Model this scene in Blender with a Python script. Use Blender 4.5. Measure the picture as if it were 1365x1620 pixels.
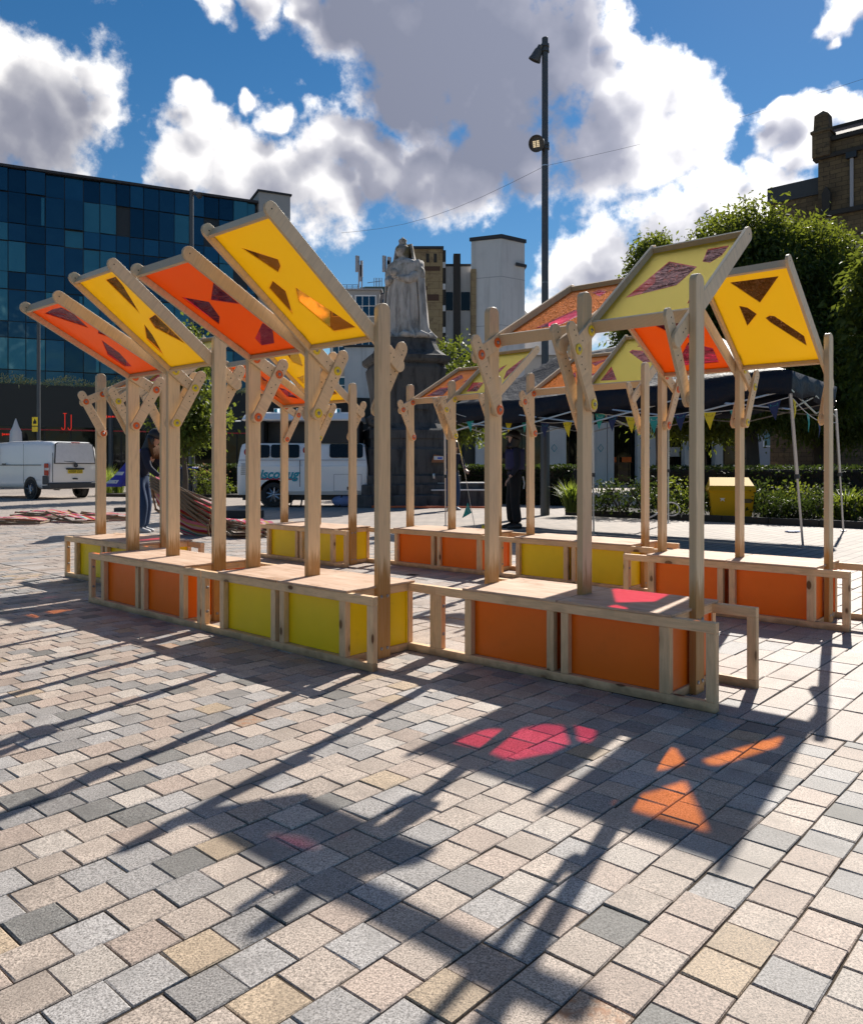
import bpy, bmesh, math, random
from math import sin, cos, pi, radians as R
from mathutils import Vector, Matrix
import numpy as np
random.seed(7); np.random.seed(7)
for o in list(bpy.data.objects): bpy.data.objects.remove(o)
sc = bpy.context.scene
C = sc.collection

# ------------------------------------------------------------------ camera
F_PX, W_PX, H_PX, X0, Y0, CAMZ = 1261.9, 1365.0, 1620.0, 682.5, 737.9, 1.0954
cam = bpy.data.cameras.new('camera'); camo = bpy.data.objects.new('camera', cam); C.objects.link(camo)
cam.sensor_fit = 'HORIZONTAL'; cam.sensor_width = 36.0
cam.lens = 36.0 * F_PX / W_PX
cam.shift_y = -(H_PX / 2 - Y0) / W_PX
cam.clip_start = 0.05; cam.clip_end = 4000
camo.location = (0, 0, CAMZ); camo.rotation_euler = (pi / 2, 0, 0)
sc.camera = camo

# ------------------------------------------------------------------ sun, sky, exposure
SUN_AZ, SUN_EL = R(27.1), R(36.85)            # azimuth measured from +Y towards +X
SKY_STR, SUN_STR, EXPO = 0.053, 5.0, 0.60
sun = bpy.data.lights.new('sun', 'SUN'); sun.energy = SUN_STR; sun.angle = R(0.53); sun.color = (1.0, 0.945, 0.86)
suno = bpy.data.objects.new('sun', sun); C.objects.link(suno)
sdir = Vector((sin(SUN_AZ) * cos(SUN_EL), cos(SUN_AZ) * cos(SUN_EL), sin(SUN_EL)))
suno.rotation_euler = sdir.to_track_quat('Z', 'Y').to_euler(); suno.location = sdir * 50
sc.view_settings.view_transform = 'Standard'; sc.view_settings.look = 'None'
sc.view_settings.exposure = EXPO; sc.view_settings.gamma = 1.0
try: sc.view_settings.use_curve_mapping = False
except Exception: pass
sc.render.engine = 'CYCLES'
sc.cycles.use_denoising = True
sc.cycles.max_bounces = 8; sc.cycles.transparent_max_bounces = 16; sc.cycles.diffuse_bounces = 4
sc.cycles.sample_clamp_indirect = 6.0
sc.cycles.caustics_reflective = False; sc.cycles.caustics_refractive = False

def pxdir(x, y):
    return Vector(((x - X0) / F_PX, 1.0, (Y0 - y) / F_PX)).normalized()

world = bpy.data.worlds.new('World'); sc.world = world; world.use_nodes = True
nt = world.node_tree; nt.nodes.clear()
class NB:
    "tiny node-building helper"
    def __init__(s, t): s.t = t
    def n(s, typ, **kw):
        nd = s.t.nodes.new(typ)
        for k, v in kw.items(): setattr(nd, k, v)
        return nd
    def link(s, a, b): s.t.links.new(a, b)
    def setin(s, nd, idx, v):
        if hasattr(v, 'is_output') or isinstance(v, bpy.types.NodeSocket): s.t.links.new(v, nd.inputs[idx])
        else: nd.inputs[idx].default_value = v
    def math(s, op, a, b=0.0, c=None, clamp=False):
        nd = s.n('ShaderNodeMath', operation=op); nd.use_clamp = clamp
        s.setin(nd, 0, a); s.setin(nd, 1, b)
        if c is not None: s.setin(nd, 2, c)
        return nd.outputs[0]
    def vmath(s, op, a, b=None, out=0):
        nd = s.n('ShaderNodeVectorMath', operation=op); s.setin(nd, 0, a)
        if b is not None: s.setin(nd, 1, b)
        return nd.outputs[out]
    def scale(s, a, f):
        nd = s.n('ShaderNodeVectorMath', operation='SCALE'); s.setin(nd, 0, a); s.setin(nd, 3, f); return nd.outputs[0]
    def sstep(s, v, a, b, o0=0.0, o1=1.0):
        nd = s.n('ShaderNodeMapRange', interpolation_type='SMOOTHSTEP'); s.setin(nd, 0, v)
        nd.inputs[1].default_value = a; nd.inputs[2].default_value = b; nd.inputs[3].default_value = o0; nd.inputs[4].default_value = o1
        return nd.outputs[0]
    def noise(s, vec, scale, detail=4.0, rough=0.55, dist=0.0, out=0):
        nd = s.n('ShaderNodeTexNoise'); nd.inputs['Scale'].default_value = scale; nd.inputs['Detail'].default_value = detail
        nd.inputs['Roughness'].default_value = rough; nd.inputs['Distortion'].default_value = dist
        if vec is not None: s.link(vec, nd.inputs['Vector'])
        return nd.outputs[out]
    def mix(s, f, a, b, blend='MIX'):
        nd = s.n('ShaderNodeMix', data_type='RGBA', blend_type=blend)
        s.setin(nd, 0, f)
        for i, v in ((6, a), (7, b)):
            if isinstance(v, bpy.types.NodeSocket): s.link(v, nd.inputs[i])
            else: nd.inputs[i].default_value = (*v[:3], 1)
        return nd.outputs[2]
    def ramp(s, f, stops, interp='LINEAR'):
        nd = s.n('ShaderNodeValToRGB'); s.link(f, nd.inputs[0]); r = nd.color_ramp; r.interpolation = interp
        while len(r.elements) < len(stops): r.elements.new(0.5)
        for e, (p, c) in zip(r.elements, stops): e.position = p; e.color = (*c[:3], 1)
        return nd.outputs[0]

# cloud cells: directions (given through the photograph's pixels) and angular radii
CL = [(95,168,.080),(30,155,.070),(155,128,.048),(178,170,.042),(20,220,.055),(75,225,.045),(-60,185,.10),(-200,190,.15),(-360,120,.13),
      (312,150,.030),(315,200,.042),(298,265,.052),(370,280,.066),(440,290,.075),(505,240,.05),(520,330,.058),(392,150,.020),(440,190,.028),(345,10,.026),(415,2,.034),(480,10,.03),
      (560,10,.075),(640,60,.115),(720,110,.13),(790,160,.11),(620,150,.052),(600,5,.09),(760,10,.12),(860,60,.09),(900,120,.09),(960,175,.09),(1010,140,.06),(1070,130,.045),(930,30,.05),(990,70,.03),
      (1080,215,.058),(1115,190,.034),(1010,225,.065),(930,235,.07),(850,262,.055),(760,268,.064),(680,278,.06),(600,272,.058),(560,240,.05),
      (1195,272,.030),(1135,310,.045),(1060,350,.055),(980,392,.06),(900,432,.055),(1110,390,.085),(1000,455,.09),(856,478,.04),(1200,340,.06),
      (1240,205,.040),(1246,245,.035),(1225,180,.022),(1335,185,.035),(1390,195,.05),(1322,35,.036),(1345,8,.038),(1312,70,.016),(1400,-10,.05),
      (498,490,.034),(530,470,.022),(470,520,.03),(1500,150,.09),(1650,60,.14),(700,-200,.2),(420,-380,.17),(1250,-420,.16),(-350,-200,.16),(1700,300,.14),(150,-480,.2),(600,-420,.26),(780,-760,.28),(560,-1150,.26),(1050,-1000,.16)]  # final overhead clouds are unseen, added so the canopy tops reflect white
DK = [(650,50,.18,1.0),(730,120,.18,1.0),(790,190,.12,1.0),(690,190,.11,.95),(600,20,.13,.9),(820,60,.13,.8),(860,200,.10,.55),(930,215,.07,.5),(70,170,.11,.5),(600,265,.07,.55),(660,270,.06,.5),(1238,200,.03,.35),(960,430,.09,.4),(430,310,.05,.3),(1050,380,.06,.3),(700,-60,.15,.9)]
g = bpy.data.node_groups.new('cloud_density', 'ShaderNodeTree')
g.interface.new_socket('Dir', in_out='INPUT', socket_type='NodeSocketVector')
g.interface.new_socket('Density', in_out='OUTPUT', socket_type='NodeSocketFloat'); g.interface.new_socket('Body', in_out='OUTPUT', socket_type='NodeSocketFloat')
b = NB(g); gi = b.n('NodeGroupInput'); go = b.n('NodeGroupOutput')
d = gi.outputs[0]
warp = b.noise(d, 4.5, 3.0, .5, out=1)
d2 = b.vmath('ADD', d, b.scale(b.vmath('SUBTRACT', warp, (.5, .5, .5)), .09))
warp2 = b.noise(d, 17.0, 3.0, .55, out=1); d2 = b.vmath('ADD', d2, b.scale(b.vmath('SUBTRACT', warp2, (.5, .5, .5)), .055))
cur = None
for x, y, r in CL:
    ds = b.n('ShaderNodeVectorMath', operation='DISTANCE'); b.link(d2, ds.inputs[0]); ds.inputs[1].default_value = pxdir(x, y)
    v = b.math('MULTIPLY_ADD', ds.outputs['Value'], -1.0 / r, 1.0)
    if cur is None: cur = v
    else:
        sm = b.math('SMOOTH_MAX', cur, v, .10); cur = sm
# far round the rest of the sky: the same kind of broken cloud
sep = b.n('ShaderNodeSeparateXYZ'); b.link(d, sep.inputs[0])
lf = b.noise(d, 3.0, 3.0, .5)
rest = b.math('MULTIPLY_ADD', lf, 3.2, -1.95)
behind = b.sstep(sep.outputs[1], .50, .80, 1.0, 0.0)
rest = b.math('MULTIPLY_ADD', behind, b.math('ADD', rest, 1.5), -1.5)
cur = b.math('MAXIMUM', cur, rest)
n1 = b.noise(d, 11.0, 12.0, .60)
n2 = b.noise(d, 38.0, 6.0, .62)
cur = b.math('MAXIMUM', cur, -0.9)
den = b.math('ADD', cur, b.math('MULTIPLY_ADD', n1, 2.3, -1.24))
den = b.math('ADD', den, b.math('MULTIPLY_ADD', n2, .55, -.275))
b.link(den, go.inputs[0])
ns = b.noise(d, 8.0, 6.0, .52); bod = b.math('ADD', cur, b.math('MULTIPLY_ADD', ns, 1.7, -.85)); b.link(bod, go.inputs[1])
b = NB(nt)
tc = b.n('ShaderNodeTexCoord'); dr = b.vmath('NORMALIZE', tc.outputs['Generated'])
sky = b.n('ShaderNodeTexSky', sky_type='NISHITA'); sky.sun_disc = False
sky.sun_elevation = SUN_EL; sky.sun_rotation = SUN_AZ; sky.air_density = 1.15; sky.dust_density = 0.05; sky.ozone_density = 3.6; sky.altitude = 120
def dens(vec):
    gn = b.n('ShaderNodeGroup'); gn.node_tree = g; b.link(vec, gn.inputs[0]); return gn.outputs[0], gn.outputs[1]
den0, bod0 = dens(dr)
den1, bod1 = dens(b.vmath('NORMALIZE', b.vmath('ADD', dr, tuple(Vector((sdir.x, 0, sdir.z)).normalized() * 0.030))))
alpha = b.sstep(den0, -.06, .40)
lit = b.math('ADD', b.math('MULTIPLY_ADD', b.math('SUBTRACT', bod0, bod1), .62, .5), b.math('MULTIPLY', b.math('SUBTRACT', den0, den1), .12), clamp=True)
thick = b.sstep(bod0, .10, .95)
dk = None
for x, y, r, s in DK:
    ds = b.n('ShaderNodeVectorMath', operation='DISTANCE'); b.link(dr, ds.inputs[0]); ds.inputs[1].default_value = pxdir(x, y)
    v = b.math('MULTIPLY', b.sstep(ds.outputs['Value'], r * .35, r * 1.15, 1.0, 0.0), s)
    dk = v if dk is None else b.math('MAXIMUM', dk, v)
soft = b.noise(dr, 7.0, 5.0, .55)
dk = b.math('MULTIPLY', dk, b.math('MULTIPLY_ADD', soft, .7, .65), clamp=True)
dk = b.math('MULTIPLY', dk, b.sstep(bod0, .10, .60))
shade = b.math('ADD', b.math('MULTIPLY', thick, .24), b.math('MULTIPLY', b.math('SUBTRACT', .5, lit), .95))
shade = b.math('ADD', shade, b.math('MULTIPLY', dk, .92), clamp=True)
ccol = b.ramp(shade, [(0.0, (.80, .78, .755)), (.16, (.60, .59, .595)), (.36, (.37, .37, .40)), (.62, (.205, .212, .26)), (1.0, (.13, .142, .19))])
hsv = b.n('ShaderNodeHueSaturation'); hsv.inputs['Saturation'].default_value = 1.3; b.link(sky.outputs[0], hsv.inputs['Color'])
bs = b.n('ShaderNodeBackground'); b.link(hsv.outputs[0], bs.inputs[0]); bs.inputs[1].default_value = SKY_STR
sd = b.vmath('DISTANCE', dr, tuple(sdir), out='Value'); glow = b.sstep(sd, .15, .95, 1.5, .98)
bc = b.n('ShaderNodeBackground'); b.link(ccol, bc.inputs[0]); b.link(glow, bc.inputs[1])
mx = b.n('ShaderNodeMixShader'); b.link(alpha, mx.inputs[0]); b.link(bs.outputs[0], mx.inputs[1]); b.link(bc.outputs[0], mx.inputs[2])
wo = b.n('ShaderNodeOutputWorld'); b.link(mx.outputs[0], wo.inputs[0])

# ------------------------------------------------------------------ materials
def lin(h):
    h = h.lstrip('#'); o = []
    for i in (0, 2, 4):
        c = int(h[i:i+2], 16) / 255; o.append(c / 12.92 if c <= .04045 else ((c + .055) / 1.055) ** 2.4)
    return tuple(o)
def mul(c, k): return tuple(min(1, x * k) for x in c)
def new_mat(name):
    m = bpy.data.materials.new(name); m.use_nodes = True; m.node_tree.nodes.clear(); b = NB(m.node_tree)
    out = b.n('ShaderNodeOutputMaterial'); return m, b, out
def pbsdf(b, out, col, rough=.6, metal=0.0, spec=.5, coat=0.0):
    p = b.n('ShaderNodeBsdfPrincipled')
    if isinstance(col, bpy.types.NodeSocket): b.link(col, p.inputs['Base Color'])
    else: p.inputs['Base Color'].default_value = (*col[:3], 1)
    if isinstance(rough, bpy.types.NodeSocket): b.link(rough, p.inputs['Roughness'])
    else: p.inputs['Roughness'].default_value = rough
    p.inputs['Metallic'].default_value = metal; p.inputs['Specular IOR Level'].default_value = spec
    p.inputs['Coat Weight'].default_value = coat
    b.link(p.outputs[0], out.inputs[0]); return p
def bump(b, p, h, strength=.3, dist=.01):
    bn = b.n('ShaderNodeBump'); bn.inputs['Strength'].default_value = strength; bn.inputs['Distance'].default_value = dist
    b.link(h, bn.inputs['Height']); b.link(bn.outputs[0], p.inputs['Normal'])
def wpos(b): return b.n('ShaderNodeNewGeometry').outputs['Position']
def opos(b, jitter=True):
    v = b.n('ShaderNodeTexCoord').outputs['Object']
    if jitter:
        r = b.n('ShaderNodeObjectInfo').outputs['Random']
        v = b.vmath('ADD', v, b.scale(b.vmath('ADD', (0, 0, 0), b.n('ShaderNodeCombineXYZ').outputs[0]), 0.0)) if False else v
        cx = b.n('ShaderNodeCombineXYZ'); b.link(b.math('MULTIPLY', r, 37.0), cx.inputs[0]); b.link(b.math('MULTIPLY', r, 53.0), cx.inputs[1]); b.link(b.math('MULTIPLY', r, 71.0), cx.inputs[2])
        v = b.vmath('ADD', v, cx.outputs[0])
    return v
def plain(name, col, rough=.6, metal=0.0, var=.12, nscale=8.0, bmp=0.0, spec=.5, coat=0.0):
    m, b, out = new_mat(name); n = b.noise(wpos(b), nscale, 5.0, .6)
    c = b.mix(n, mul(col, 1 - var), mul(col, 1 + var))
    p = pbsdf(b, out, c, rough, metal, spec, coat)
    if bmp: bump(b, p, b.noise(wpos(b), nscale * 6, 4.0), bmp, .005)
    return m
def granite(name, col, speck=.5, warm=None):
    m, b, out = new_mat(name); w = wpos(b)
    s = b.noise(w, 210.0, 3.0, .8); s2 = b.noise(w, 120.0, 2.0, .6); big = b.noise(w, 5.0, 4.0, .6); mid = b.noise(w, 24.0, 3.0, .6)
    c = b.ramp(s, [(.36, mul(col, .22)), (.45, mul(col, .78)), (.55, mul(col, 1.10)), (.66, mul(col, 1.6))])
    c = b.mix(b.sstep(s2, .56, .68), c, mul(col, .5))
    if warm: c = b.mix(b.sstep(mid, .45, .68), c, warm)
    c = b.mix(b.sstep(big, .35, .72), c, mul(col, .72), 'MIX') if False else b.mix(b.math('MULTIPLY', b.sstep(big, .45, .75), .6), c, mul(col, .55))
    gum = b.n('ShaderNodeTexVoronoi'); b.link(w, gum.inputs[0]); gum.inputs['Scale'].default_value = 3.4; c = b.mix(b.math('MULTIPLY', b.sstep(gum.outputs[0], .018, .034, 1.0, 0.0), .6), c, mul(col, .3))
    st = b.noise(w, 1.4, 6.0, .68, .8); c = b.mix(b.math('MULTIPLY', b.sstep(st, .52, .68), .5), c, mul(col, .58)); s5 = b.noise(w, 38.0, 4.0, .7); c = b.mix(b.math('MULTIPLY', b.sstep(s5, .58, .70), .35), c, mul(col, .6))
    p = pbsdf(b, out, c, b.math('MULTIPLY_ADD', s, .3, .5), spec=.25)
    bump(b, p, b.math('ADD', s, b.math('MULTIPLY', mid, .8)), .35, .003)
    return m
SETT = []; SETT_W = []
for nm, col, w_, wm in (('beige', (.455, .375, .312), .30, None), ('pink', (.43, .34, .28), .17, None), ('pale', (.475, .415, .36), .11, None), ('silver', (.375, .35, .33), .17, None),
                        ('grey', (.295, .275, .258), .13, None), ('green', (.205, .195, .18), .045, None), ('tan', (.43, .33, .23), .028, None), ('rust', (.41, .30, .22), .007, (.34, .17, .09))):
    for kk in (.90, 1.0, 1.08): SETT.append(granite('granite_' + nm, mul(col, kk), warm=wm)); SETT_W.append(w_ / 3)
SLAB = [granite('slab_beige', (.43, .36, .31)), granite('slab_pink', (.41, .335, .285)), granite('slab_pale', (.45, .395, .355)), granite('slab_grey', (.33, .31, .295))]
SLAB_W = [.4, .25, .2, .15]
def mk_joint():
    m, b, out = new_mat('joint_sand'); w = wpos(b)
    n = b.noise(w, 120.0, 4.0, .7); n2 = b.noise(w, 3.0, 3.0)
    c = b.mix(n, (.035, .027, .020), (.085, .066, .048)); c = b.mix(b.sstep(n2, .5, .7), c, (.13, .10, .072))
    p = pbsdf(b, out, c, .95, spec=.1); bump(b, p, n, .6, .004); return m
JOINT = mk_joint()
def mk_farpave():
    m, b, out = new_mat('far_paving'); mp = b.n('ShaderNodeMapping'); b.link(wpos(b), mp.inputs[0]); mp.inputs['Rotation'].default_value = (0, 0, R(41.7) + pi / 2)
    br = b.n('ShaderNodeTexBrick'); b.link(mp.outputs[0], br.inputs[0]); br.inputs['Scale'].default_value = 1.0
    br.inputs['Brick Width'].default_value = .36; br.inputs['Row Height'].default_value = .152; br.inputs['Mortar Size'].default_value = .009; br.inputs['Bias'].default_value = 0
    br.inputs[1].default_value = (.40, .335, .285, 1); br.inputs[2].default_value = (.30, .262, .235, 1); br.inputs[3].default_value = (.10, .08, .065, 1)
    n = b.noise(wpos(b), .6, 4.0, .6); s = b.noise(wpos(b), 60.0, 3.0, .7)
    c = b.mix(b.math('MULTIPLY', b.sstep(n, .45, .75), .4), br.outputs[0], (.25, .22, .20)); c = b.mix(b.math('MULTIPLY', s, .22), c, (.5, .43, .38)); c = b.mix(b.math('MULTIPLY', b.sstep(b.noise(wpos(b), 2.2, 5.0, .65), .5, .68), .45), c, (.20, .17, .15))
    pbsdf(b, out, c, .75, spec=.3); return m
FARPAVE = mk_farpave()
def mk_pine(name, base, dark):
    m, b, out = new_mat(name); v = opos(b)
    mp = b.n('ShaderNodeMapping'); b.link(v, mp.inputs[0]); mp.inputs['Scale'].default_value = (1.0, 9.0, 9.0)
    n = b.noise(mp.outputs[0], 9.0, 6.0, .62, .6)
    fine = b.n('ShaderNodeMapping'); b.link(v, fine.inputs[0]); fine.inputs['Scale'].default_value = (3.0, 60.0, 60.0)
    f = b.noise(fine.outputs[0], 4.0, 3.0, .6)
    c = b.ramp(n, [(.25, mul(base, .72)), (.5, base), (.75, mul(base, 1.16))])
    c = b.mix(b.math('MULTIPLY', f, .35), c, mul(base, .62))
    vo = b.n('ShaderNodeTexVoronoi'); mv = b.n('ShaderNodeMapping'); b.link(v, mv.inputs[0]); mv.inputs['Scale'].default_value = (4.2, 8.0, 8.0); b.link(mv.outputs[0], vo.inputs[0]); vo.inputs['Scale'].default_value = 1.0
    k = b.sstep(vo.outputs[0], .10, .155, 1.0, 0.0); ring = b.sstep(vo.outputs[0], .16, .34, .5, 0.0)
    c = b.mix(ring, c, mul(base, .55)); c = b.mix(k, c, dark)
    dirt = b.noise(wpos(b), 3.5, 4.0, .6); c = b.mix(b.math('MULTIPLY', b.sstep(dirt, .5, .72), .35), c, mul(base, .5))
    wz = b.n('ShaderNodeSeparateXYZ'); b.link(wpos(b), wz.inputs[0]); lowd = b.sstep(b.math('MULTIPLY_ADD', b.noise(wpos(b), 9.0, 4.0, .65), .11, b.math('ADD', wz.outputs[2], -.055)), .0, .05, .65, 0.0); c = b.mix(lowd, c, (.17, .11, .065))
    rn = b.n('ShaderNodeObjectInfo').outputs['Random']; c = b.mix(b.math('MULTIPLY', rn, .55), c, b.mix(.5, c, (.40, .25, .11)))
    p = pbsdf(b, out, c, .62, spec=.35); bump(b, p, b.math('ADD', n, f), .25, .003); return m
PINE_X = mk_pine('pine_timber', (.87, .585, .335), (.13, .055, .02))
def mk_ply(name, base, stain, axis_ply=True):
    "birch ply: smooth face, laminated edge (stripes over the sheet's own thickness, object x), damp stain above the seat"
    m, b, out = new_mat(name); v = opos(b, False); vj = opos(b)
    mp = b.n('ShaderNodeMapping'); b.link(vj, mp.inputs[0]); mp.inputs['Scale'].default_value = (6.0, 6.0, .55) if axis_ply else (.6, 6.0, 6.0)
    n = b.noise(mp.outputs[0], 7.0, 5.0, .6, 1.2); fine = b.n('ShaderNodeMapping'); b.link(vj, fine.inputs[0]); fine.inputs['Scale'].default_value = (40, 40, 1.2) if axis_ply else (1.2, 40, 40)
    f = b.noise(fine.outputs[0], 4.0, 4.0, .6)
    c = b.ramp(n, [(.25, mul(base, .80)), (.5, base), (.78, mul(base, 1.14))]); c = b.mix(b.math('MULTIPLY', f, .22), c, mul(base, .66))
    geo = b.n('ShaderNodeNewGeometry'); nrm = b.n('ShaderNodeTexCoord').outputs['Normal']
    sx = b.n('ShaderNodeSeparateXYZ'); b.link(v, sx.inputs[0])
    sn = b.n('ShaderNodeSeparateXYZ'); b.link(nrm, sn.inputs[0])
    edge = b.sstep(b.math('ABSOLUTE', sn.outputs[0]), .6, .9, 1.0, 0.0)
    st = b.math('SINE', b.math('MULTIPLY', sx.outputs[0], 2 * pi / .0062)); st = b.sstep(st, -.3, .5)
    lam = b.mix(st, mul(base, .50), mul(base, .92)); lam = b.mix(b.math('MULTIPLY', f, .4), lam, mul(base, .42))
    c = b.mix(edge, c, lam)
    if stain:
        sz = b.math('ADD', sx.outputs[2], b.math('MULTIPLY_ADD', n, .30, -.15))
        c = b.mix(b.math('MULTIPLY', b.sstep(sz, .45, .60, 1.0, 0.0), b.math('MULTIPLY_ADD', f, .9, .5), clamp=True), c, stain)
        ms = b.sstep(b.noise(vj, 1.6, 3.0, .5), .64, .72); mk = b.n('ShaderNodeMapping'); b.link(vj, mk.inputs[0]); mk.inputs['Scale'].default_value = (8, 8, .8)
        c = b.mix(b.math('MULTIPLY', b.sstep(b.noise(mk.outputs[0], 3.0, 3.0), .62, .70), .35), c, mul(base, .55))
    rn = b.n('ShaderNodeObjectInfo').outputs['Random']; c = b.mix(b.math('MULTIPLY', rn, .40), c, b.mix(.5, c, (.48, .30, .15)))
    p = pbsdf(b, out, c, .5, spec=.4); bump(b, p, b.math('ADD', n, f), .12, .002); return m
PLY = mk_ply('birch_ply', (.86, .655, .41), (.42, .21, .055))
PLY_RAIL = mk_ply('birch_ply_rail', (.86, .66, .425), None)
def mk_seat():
    m, b, out = new_mat('seat_ply'); v = opos(b)
    mp = b.n('ShaderNodeMapping'); b.link(v, mp.inputs[0]); mp.inputs['Scale'].default_value = (1.0, 7.0, 1.0)
    n = b.noise(mp.outputs[0], 3.2, 7.0, .65, .8); st = b.noise(v, 3.5, 5.0, .62); g2 = b.noise(mp.outputs[0], 22.0, 4.0, .6)
    c = b.ramp(n, [(.28, (.45, .28, .18)), (.48, (.60, .42, .30)), (.7, (.70, .54, .41))])
    c = b.mix(b.math('MULTIPLY', g2, .3), c, (.28, .16, .095)); c = b.mix(b.math('MULTIPLY', b.sstep(st, .56, .68), .55), c, (.27, .135, .06))
    p = pbsdf(b, out, c, .7, spec=.2); bump(b, p, g2, .2, .002); return m
SEAT = mk_seat()
def mk_paint(name, col):
    "satin painted box panel with scuffs"
    m, b, out = new_mat(name); v = opos(b)
    n = b.noise(v, 3.0, 5.0, .6); sc_ = b.noise(v, 16.0, 6.0, .7); sp = b.noise(v, 4.0, 2.0, .5)
    c = b.mix(n, mul(col, .86), mul(col, 1.08))
    mk = b.math('MULTIPLY', b.sstep(sc_, .66, .74), b.sstep(sp, .52, .66))
    c = b.mix(b.math('MULTIPLY', mk, .7), c, mul(col, .38)); c = b.mix(b.math('MULTIPLY', b.sstep(b.noise(wpos(b), 5.0, 5.0, .65), .55, .72), .16), c, mul(col, .55))
    p = pbsdf(b, out, c, b.math('MULTIPLY_ADD', sc_, .25, .28), spec=.4); bump(b, p, n, .05, .003); return m
BOX_Y = mk_paint('yellow_panel', (.93, .64, .006)); BOX_O = mk_paint('orange_panel', (.92, .165, .002))
def mk_sheet(name, col, trans, top, gw=.36):
    "tinted acrylic sheet: some light comes through, its textured face sparkles"
    m, b, out = new_mat(name); v = opos(b)
    vor = b.n('ShaderNodeTexVoronoi'); b.link(v, vor.inputs[0]); vor.inputs['Scale'].default_value = 330.0
    n = b.noise(v, 260.0, 2.0, .5); n2 = b.noise(v, 3.0, 3.0)
    c = b.mix(n2, mul(col, .93), mul(col, 1.05))
    bn = b.n('ShaderNodeBump'); bn.inputs['Strength'].default_value = .55; bn.inputs['Distance'].default_value = .0012; b.link(b.math('ADD', n, vor.outputs[0]), bn.inputs['Height'])
    df = b.n('ShaderNodeBsdfDiffuse'); b.link(c, df.inputs[0]); b.link(bn.outputs[0], df.inputs['Normal'])
    tr = b.n('ShaderNodeBsdfTranslucent'); tr.inputs[0].default_value = (*trans, 1)
    ms = b.n('ShaderNodeMixShader'); ms.inputs[0].default_value = .58; b.link(df.outputs[0], ms.inputs[1]); b.link(tr.outputs[0], ms.inputs[2])
    gt = b.n('ShaderNodeBsdfGlossy'); gt.inputs[0].default_value = (*(top or (min(1, col[0] * 1.16), col[1] * 1.06, col[2] * 2.5)), 1); gt.inputs['Roughness'].default_value = .38; b.link(bn.outputs[0], gt.inputs['Normal'])
    mt = b.n('ShaderNodeMixShader'); mt.inputs[0].default_value = gw; b.link(ms.outputs[0], mt.inputs[1]); b.link(gt.outputs[0], mt.inputs[2]); ms = mt
    gl = b.n('ShaderNodeBsdfGlossy'); gl.inputs[0].default_value = (1, 1, 1, 1); gl.inputs['Roughness'].default_value = .24; b.link(bn.outputs[0], gl.inputs['Normal'])
    fr = b.n('ShaderNodeFresnel'); fr.inputs[0].default_value = 1.45
    m2 = b.n('ShaderNodeMixShader'); b.link(b.math('MULTIPLY', fr.outputs[0], .45, clamp=True), m2.inputs[0]); b.link(ms.outputs[0], m2.inputs[1]); b.link(gl.outputs[0], m2.inputs[2])
    b.link(m2.outputs[0], out.inputs[0]); return m
SHEET_Y = mk_sheet('yellow_sheet', (.90, .68, .02), (.95, .66, .0), (1.0, .79, .08), .15); SHEET_O = mk_sheet('orange_sheet', (.88, .235, .0), (.88, .185, .0), None, .15)
SHEET_YT = mk_sheet('yellow_textured_sheet', (.90, .68, .03), (.86, .56, .0), (1.0, .80, .13), .46); SHEET_OT = mk_sheet('orange_textured_sheet', (.90, .25, .0), (.85, .15, .0), None, .36)
def mk_film(name, tint, spark):
    "coloured crinkled film: sunlight passes through it and tints the ground"
    m, b, out = new_mat(name); v = opos(b)
    mp = b.n('ShaderNodeMapping'); b.link(v, mp.inputs[0]); mp.inputs['Scale'].default_value = (1.0, 2.4, 1.0); mp.inputs['Rotation'].default_value = (0, 0, .7)
    n = b.noise(mp.outputs[0], 5.0, 2.0, .5, 2.2)
    bn = b.n('ShaderNodeBump'); bn.inputs['Strength'].default_value = .8; bn.inputs['Distance'].default_value = .02
    vor = b.n('ShaderNodeTexVoronoi'); b.link(v, vor.inputs[0]); vor.inputs['Scale'].default_value = 75.0
    sp = b.sstep(vor.outputs[0], .10, .20, 1.0, 0.0); sp = b.math('MULTIPLY', sp, b.sstep(b.noise(v, 30.0, 2.0), .47, .56))
    b.link(n, bn.inputs['Height'])
    t = b.n('ShaderNodeBsdfTransparent'); t.inputs[0].default_value = (*tint, 1)
    gl = b.n('ShaderNodeBsdfGlossy'); gl.inputs[0].default_value = (.92, .62, .68, 1) if not spark else (.9, .55, .35, 1); gl.inputs['Roughness'].default_value = .12; b.link(bn.outputs[0], gl.inputs['Normal'])
    df = b.n('ShaderNodeBsdfTranslucent'); df.inputs[0].default_value = (min(1, tint[0] * 1.0), tint[1], tint[2], 1)
    m1 = b.n('ShaderNodeMixShader'); m1.inputs[0].default_value = .015; b.link(t.outputs[0], m1.inputs[1]); b.link(df.outputs[0], m1.inputs[2])
    m2 = b.n('ShaderNodeMixShader'); b.link(t.outputs[0], m1.inputs[1])
    lw = b.n('ShaderNodeFresnel'); lw.inputs[0].default_value = 1.65; b.link(bn.outputs[0], lw.inputs['Normal'])
    b.link(b.math('MULTIPLY', lw.outputs[0], .75, clamp=True), m2.inputs[0]); b.link(m1.outputs[0], m2.inputs[1]); b.link(gl.outputs[0], m2.inputs[2])
    if spark:
        t2 = b.n('ShaderNodeBsdfTranslucent'); t2.inputs[0].default_value = (1, .42, .20, 1)
        m3 = b.n('ShaderNodeMixShader'); b.link(b.math('MULTIPLY', sp, .26), m3.inputs[0]); b.link(m2.outputs[0], m3.inputs[1]); b.link(t2.outputs[0], m3.inputs[2]); b.link(m3.outputs[0], out.inputs[0])
    else: b.link(m2.outputs[0], out.inputs[0])
    return m
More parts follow.
